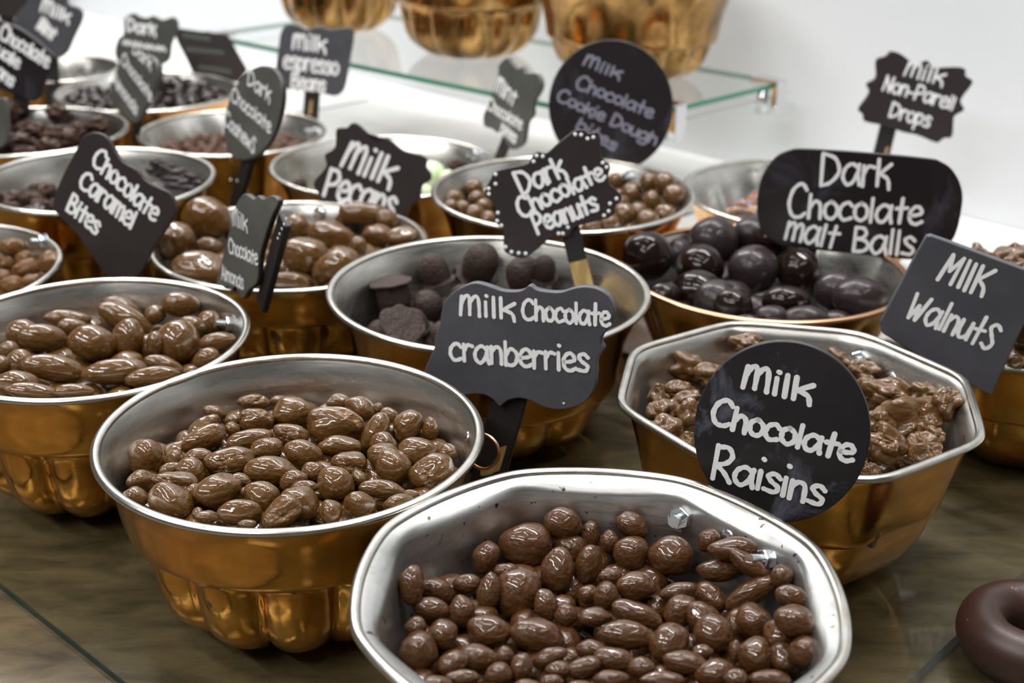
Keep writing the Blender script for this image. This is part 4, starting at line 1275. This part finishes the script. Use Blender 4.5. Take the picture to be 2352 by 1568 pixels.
# 9 pecans
make_sign('wavy edged black sign reading Milk Pecans behind the pecan mould', 855, 400, 1.215, 6, 10,
          cp(700, 280, 6.53, [(700, 20), (630, 85), (500, 92), (465, 150), (450, 380), (300, 490), (325, 640), (270, 740), (160, 860), (130, 960), (200, 1070), (240, 1170), (380, 1240), (700, 1300), (1000, 1400), (1330, 1480), (1500, 1440), (1560, 1290), (1720, 1150), (1760, 960), (1880, 880), (1890, 780), (1820, 680), (1830, 570), (1750, 500), (1480, 430), (1260, 260), (1180, 245), (1070, 300), (920, 150), (790, 35)]),
          'brownblack', [('Milk', 781, 377, 893, 428, 62, .72, 9.5, 0, 1.0), ('Pecans', 739, 445, 898, 500, 64, .72, 9.5)], stick=((915, 440), (905, 560), 45), smooth=3)
# 10 espresso
make_sign('rounded grey black sign reading Milk Espresso Beans in front of the shelf', 722, 138, 1.60, 4, 8,
          cp(600, 0, 2.94, [(180, 165), (135, 210), (115, 330), (98, 480), (130, 585), (280, 612), (420, 632), (500, 648), (560, 600), (592, 440), (625, 230), (590, 185), (480, 200), (390, 177), (310, 200), (250, 172)]),
          'slate2', [('Milk', 670, 112, 746, 120, 33, .74, 6, 0, 1.0), ('espresso', 650, 156, 774, 172, 34, .80, 6), ('Beans', 667, 200, 744, 211, 33, .7, 6)], stick=((716, 190), (706, 330), 36), smooth=3, chips=[[(710, 232), (716, 230), (713, 264), (706, 264)]])
# 11 cashews
make_sign('oval grey sign turned sideways reading Dark Chocolate Cashews', 580, 270, 1.265, 56, 8,
          cp(480, 140, 5.6, [(650, 65), (500, 135), (380, 260), (265, 480), (210, 700), (190, 900), (220, 1100), (300, 1230), (450, 1275), (640, 1200), (800, 1000), (900, 720), (940, 450), (920, 250), (850, 120), (750, 70)]),
          'greyboard', [('Dark', 567, 193, 619, 234, 36, .65, 6), ('Chocolate', 531, 228, 620, 304, 33, .65, 6), ('CashewS', 515, 284, 584, 351, 35, .65, 6)], stick=((562, 340), (522, 480), 50), smooth=3, stick_dots=[(519, 413), (534, 415)], dot_r=0.0014, edge='brownblack')
# 12 almonds left
make_sign('grey tongue shaped sign turned sideways reading Chocolate Almonds at the upper left', 305, 205, 1.46, 52, 8,
          cp(240, 20, 5.6, [(250, 575), (400, 560), (600, 620), (668, 740), (655, 950), (610, 1100), (520, 1280), (430, 1440), (350, 1460), (200, 1340), (95, 1250), (80, 1080), (110, 900), (170, 740), (200, 650)]),
          'greyboard', [('Dark', 304, 120, 346, 160, 28, .65, 6), ('Chocolate', 279, 142, 346, 232, 28, .65, 6), ('Almonds', 260, 190, 313, 264, 30, .65, 6)], stick=((302, 270), (296, 330), 30), smooth=3)
make_sign('wavy edged grey green sign reading Dark behind the tongue shaped sign', 335, 95, 1.70, 20, 8,
          cp(240, 20, 5.6, [(370, 60), (250, 130), (240, 330), (180, 380), (130, 560), (200, 700), (450, 820), (660, 800), (690, 740), (820, 650), (850, 450), (935, 230), (890, 110), (800, 130), (730, 142), (620, 90), (550, 120), (440, 100)]),
          'greyboard', [('Dark', 290, 70, 356, 80, 28, .68, 7), ('~~~~', 281, 104, 378, 122, 24, .65, 6.5)], stick=((350, 150), (352, 260), 34), smooth=3)
# 13 dark slanted board
make_sign('dark slanted rectangular sign with faded green writing before the shelf', 485, 120, 1.80, -6, 10,
          cp(240, 20, 5.6, [(860, 238), (1200, 285), (1585, 330), (1710, 560), (1840, 790), (1720, 950), (1450, 900), (1140, 840), (1050, 640), (950, 450)]),
          'brownblack', [('~~~~', 420, 86, 480, 94, 16, .62, 5), ('~~~~~~~', 428, 118, 512, 126, 16, .62, 5), ('~~~~~', 456, 158, 528, 170, 16, .62, 5)], paint='greenpaint', stick=((500, 170), (505, 260), 30), smooth=0)
# 14 caramel bites
make_sign('brown black rounded sign reading Chocolate Caramel Bites at the left', 262, 470, 1.04, 10, 10,
          cp(100, 290, 4.48, [(500, 65), (400, 110), (345, 220), (200, 500), (110, 720), (92, 840), (170, 930), (350, 1110), (430, 1230), (600, 1480), (700, 1560), (880, 1565), (1010, 1500), (1130, 1250), (1330, 950), (1362, 830), (1300, 690), (1200, 640), (1050, 560), (960, 450), (820, 370), (740, 270), (680, 150), (600, 80)]),
          'brownblack', [('Chocolate', 209, 375, 352, 508, 44, .66, 7.8, -.2), ('Caramel', 180, 425, 300, 525, 40, .80, 7.8, -.2, 1.0), ('Bites', 151, 479, 220, 537, 42, .70, 7.8, -.2)], stick=((290, 590), (285, 700), 50), smooth=3)
# 15 almonds
make_sign('grey scalloped sign turned sideways reading Milk Chocolate Almonds right of the almond mould', 562, 560, 0.950, 58, 6,
          cp(470, 420, 5.23, [(470, 130), (400, 210), (340, 380), (300, 560), (250, 720), (200, 950), (140, 1200), (200, 1280), (270, 1240), (320, 1300), (370, 1240), (450, 1390), (520, 1290), (620, 1200), (640, 1000), (660, 850), (720, 640), (800, 400), (870, 260), (860, 180), (790, 150), (700, 195), (640, 150), (590, 195), (540, 160)]),
          'greyboard', [('Milk', 535, 517, 568, 529, 40, .62, 5), ('Chocolate', 526, 578, 592, 609, 35, .7, 5), ('Almonds', 510, 639, 560, 664, 35, .68, 5)], stick=((632, 505), (580, 705), 46), smooth=3, edge='brownblack', stick_dots=[(642, 503), (637, 516), (632, 526), (627, 538), (623, 548)], dot_r=0.0011)
# 16, 17 and slivers at the left edge
make_sign('black sign reading Milk Chocolate at the upper left corner', 45, 145, 1.47, 14, 8,
          [(-30, 45), (20, 55), (60, 75), (125, 130), (118, 155), (105, 180), (95, 215), (80, 232), (50, 224), (0, 205), (-60, 170), (-70, 80)],
          'black2', [('Milk Chocolate', -50, 55, 108, 155, 36, .62, 6.5, -.1), ('~uale', -25, 112, 40, 157, 32, .62, 6.5, -.1), ('~ans', -25, 160, 26, 199, 32, .65, 6.5, -.1)], stick=((40, 200), (38, 300), 40), smooth=3)
make_sign('rounded grey black sign at the upper left corner behind the Milk Chocolate sign', 115, 55, 1.72, 16, 8,
          [(64, -24), (110, -40), (150, -24), (154, 8), (180, 18), (188, 40), (168, 85), (152, 120), (136, 129), (118, 122), (70, 92), (32, 70), (40, 30), (62, 6)],
          'slate2', [('Milk', 92, 24, 156, 52, 30, .62, 7), ('Mint', 84, 64, 120, 92, 30, .75, 7)], stick=((110, 110), (115, 240), 34), smooth=3)
make_sign('near black sign cut by the upper left corner of the picture', 10, 5, 1.86, 10, 8,
          [(-40, -30), (50, -36), (62, -10), (60, 30), (40, 42), (0, 36), (-40, 30)], 'brownblack', [], stick=((10, 30), (12, 200), 34), smooth=3)
make_sign('sliver of a grey sign at the left edge beside the dark clusters', -10, 285, 1.30, 40, 6,
          [(-50, 240), (0, 226), (10, 232), (14, 290), (10, 330), (-20, 345), (-50, 340)], 'greyboard', [], stick=((-20, 320), (-22, 420), 26), smooth=3)

# ---------------------------------------------------------------- glass shelf with moulds on it
SZ = 0.134
c1 = on_z(570, 97, SZ)
c0 = on_z(1440, 273, SZ)                 # the corner, behind the cookie dough sign
s2 = on_z(1800, 186, SZ)
FD = (c1 - c0).normalized()              # along the front edge, to the left
SD = (s2 - c0).normalized()              # along the right edge, to the wall
SLEN = (on_z(470, 77, SZ) - c0).length
bl = c0 + FD * SLEN
deep = (s2 - c0).length


def q2(a, b_):
    return c0 + FD * a + SD * b_


sh_ = link('glass_shelf', slab_mesh('glass_shelf', [q2(SLEN, 0), q2(0, 0), q2(0, deep), q2(SLEN, deep)], SZ - 0.006, SZ), [M['glass_clear'], M['glass_edge']], smooth=False)
tag(sh_, 'clear glass shelf with a green edge holding copper moulds in front of the white wall', 'shelf')
sp_ = link('glass_upright', slab_mesh('glass_upright', [q2(0.008, 0.004), q2(0.002, 0.004), q2(0.002, deep + 0.03), q2(0.008, deep + 0.03)], 0.0, SZ - 0.018), [M['glass_edge_grey'], M['glass_clear']], smooth=False)
tag(sp_, 'upright clear glass panel under the right end of the shelf', 'glass')
sq_ = link('glass_upright', slab_mesh('glass_upright', [q2(SLEN - 0.002, 0.004), q2(SLEN - 0.008, 0.004), q2(SLEN - 0.008, deep - 0.01), q2(SLEN - 0.002, deep - 0.01)], 0.0, SZ - 0.018), [M['glass_edge_grey'], M['glass_clear']], smooth=False)
tag(sq_, 'upright clear glass panel under the far left end of the shelf', 'glass')


def bracket(p, lab, ang):
    t = thing('shelf_bracket', lab, 'bracket', p, 'chrome clips on the glass shelf')
    t.rotation_euler = (0, 0, ang)
    bm = bmesh.new()
    bmesh.ops.create_cube(bm, size=1)
    bmesh.ops.scale(bm, verts=bm.verts, vec=(0.036, 0.024, 0.004))
    bmesh.ops.translate(bm, verts=bm.verts, vec=(-0.012, 0, 0.0024))
    bmesh.ops.bevel(bm, geom=bm.edges[:], offset=0.0012, segments=3, affect='EDGES')
    link('top_plate', from_bm('plate', bm), M['chrome'], t, smooth=False)
    bm = bmesh.new()
    # rounded tongue hanging on the outside
    pts = [(-0.012, 0.0), (0.012, 0.0), (0.012, -0.030)] + [(0.012 * math.cos(a), -0.030 + 0.012 * math.sin(a)) for a in (-0.5, -1.0, -1.57, -2.1, -2.6)] + [(-0.012, -0.030)]
    fr = [bm.verts.new((0.0085, a, b + 0.004)) for a, b in pts]
    bk = [bm.verts.new((0.0015, a, b + 0.004)) for a, b in pts]
    bm.faces.new(fr)
    bm.faces.new(bk[::-1])
    for i in range(len(pts)):
        j = (i + 1) % len(pts)
        bm.faces.new((fr[j], fr[i], bk[i], bk[j]))
    bmesh.ops.recalc_face_normals(bm, faces=bm.faces)
    bmesh.ops.bevel(bm, geom=bm.edges[:], offset=0.0012, segments=2, affect='EDGES')
    link('side_tongue', from_bm('tongue', bm), M['chrome'], t, smooth=False)
    bm = bmesh.new()
    bmesh.ops.create_cone(bm, cap_ends=True, segments=24, radius1=0.009, radius2=0.007, depth=0.03)
    bmesh.ops.translate(bm, verts=bm.verts, vec=(-0.016, 0, -0.0235))
    link('screw_foot', from_bm('foot', bm), M['chrome'], t)
    return t


side = math.atan2(-FD.y, -FD.x)
front = math.atan2(-SD.y, -SD.x)
bracket(q2(0, deep - 0.016), 'chrome clip at the back right corner of the glass shelf', side)
bracket(c0 + SD * (on_z(1549, 246, SZ) - c0).dot(SD), 'chrome clip at the front corner of the shelf right of the cookie dough sign', side)
bracket(on_z(490, 80, SZ), 'chrome clip on the shelf above the slanted dark sign', front)

for i, (px, py, r, kd, lab, n) in enumerate(((1447, 172, 0.124, 'deep', 'copper mould standing on the glass shelf, rightmost and behind the round cookie dough sign', 14),
                                             (1083, 122, 0.112, 'lobed', 'copper mould on the glass shelf with a scalloped foot, middle one of three', 12),
                                             (783, 66, 0.104, 'lobed', 'copper mould on the glass shelf, leftmost of three, above the espresso sign', 10))):
    p = on_z(px, py, SZ)
    B['T%d' % i] = make_bowl('T', p.x, p.y, r, 0.115, kd, lab, shell='dark_reflect', n=n, amp=0.12, z0=SZ + 0.0003, nth=144, rot=0.1 * i)

# ---------------------------------------------------------------- chocolate ring on a glass plate
gp = link('glass_plate', slab_mesh('glass_plate', [uv(PU, 0.20), uv(0.2, 0.20), uv(0.2, 0.86), uv(PU, 0.86)], -0.0048, 0.004), [M['glass'], M['glass_edge_grey']], smooth=False)
tag(gp, 'clear glass plate with a pale edge at the lower right corner', 'plate')
p = on_z(2372, 1456, 0.020)
bm = bmesh.new()
vs, fs = [], []
NA, NB = 72, 32
for i in range(NA):
    a = 2 * math.pi * i / NA
    for s in range(NB):
        c = 2 * math.pi * s / NB
        k = 1 + 0.02 * noise.noise(Vector((math.cos(a) * 2, math.sin(a) * 2, c)))
        rr = 0.0285 + 0.0142 * k * math.cos(c)
        vs.append((rr * math.cos(a), rr * math.sin(a), 0.0165 * k * max(math.sin(c), -0.93)))
for i in range(NA):
    for s in range(NB):
        fs.append((i * NB + s, ((i + 1) % NA) * NB + s, ((i + 1) % NA) * NB + (s + 1) % NB, i * NB + (s + 1) % NB))
bm.free()
o = link('chocolate_ring', mesh('ring', vs, fs), M['ring'])
o.location = (p.x, p.y, 0.004 + 0.0158)
tag(o, 'dark brown ring of moulded chocolate with pale scuffs at the lower right corner', 'chocolate')
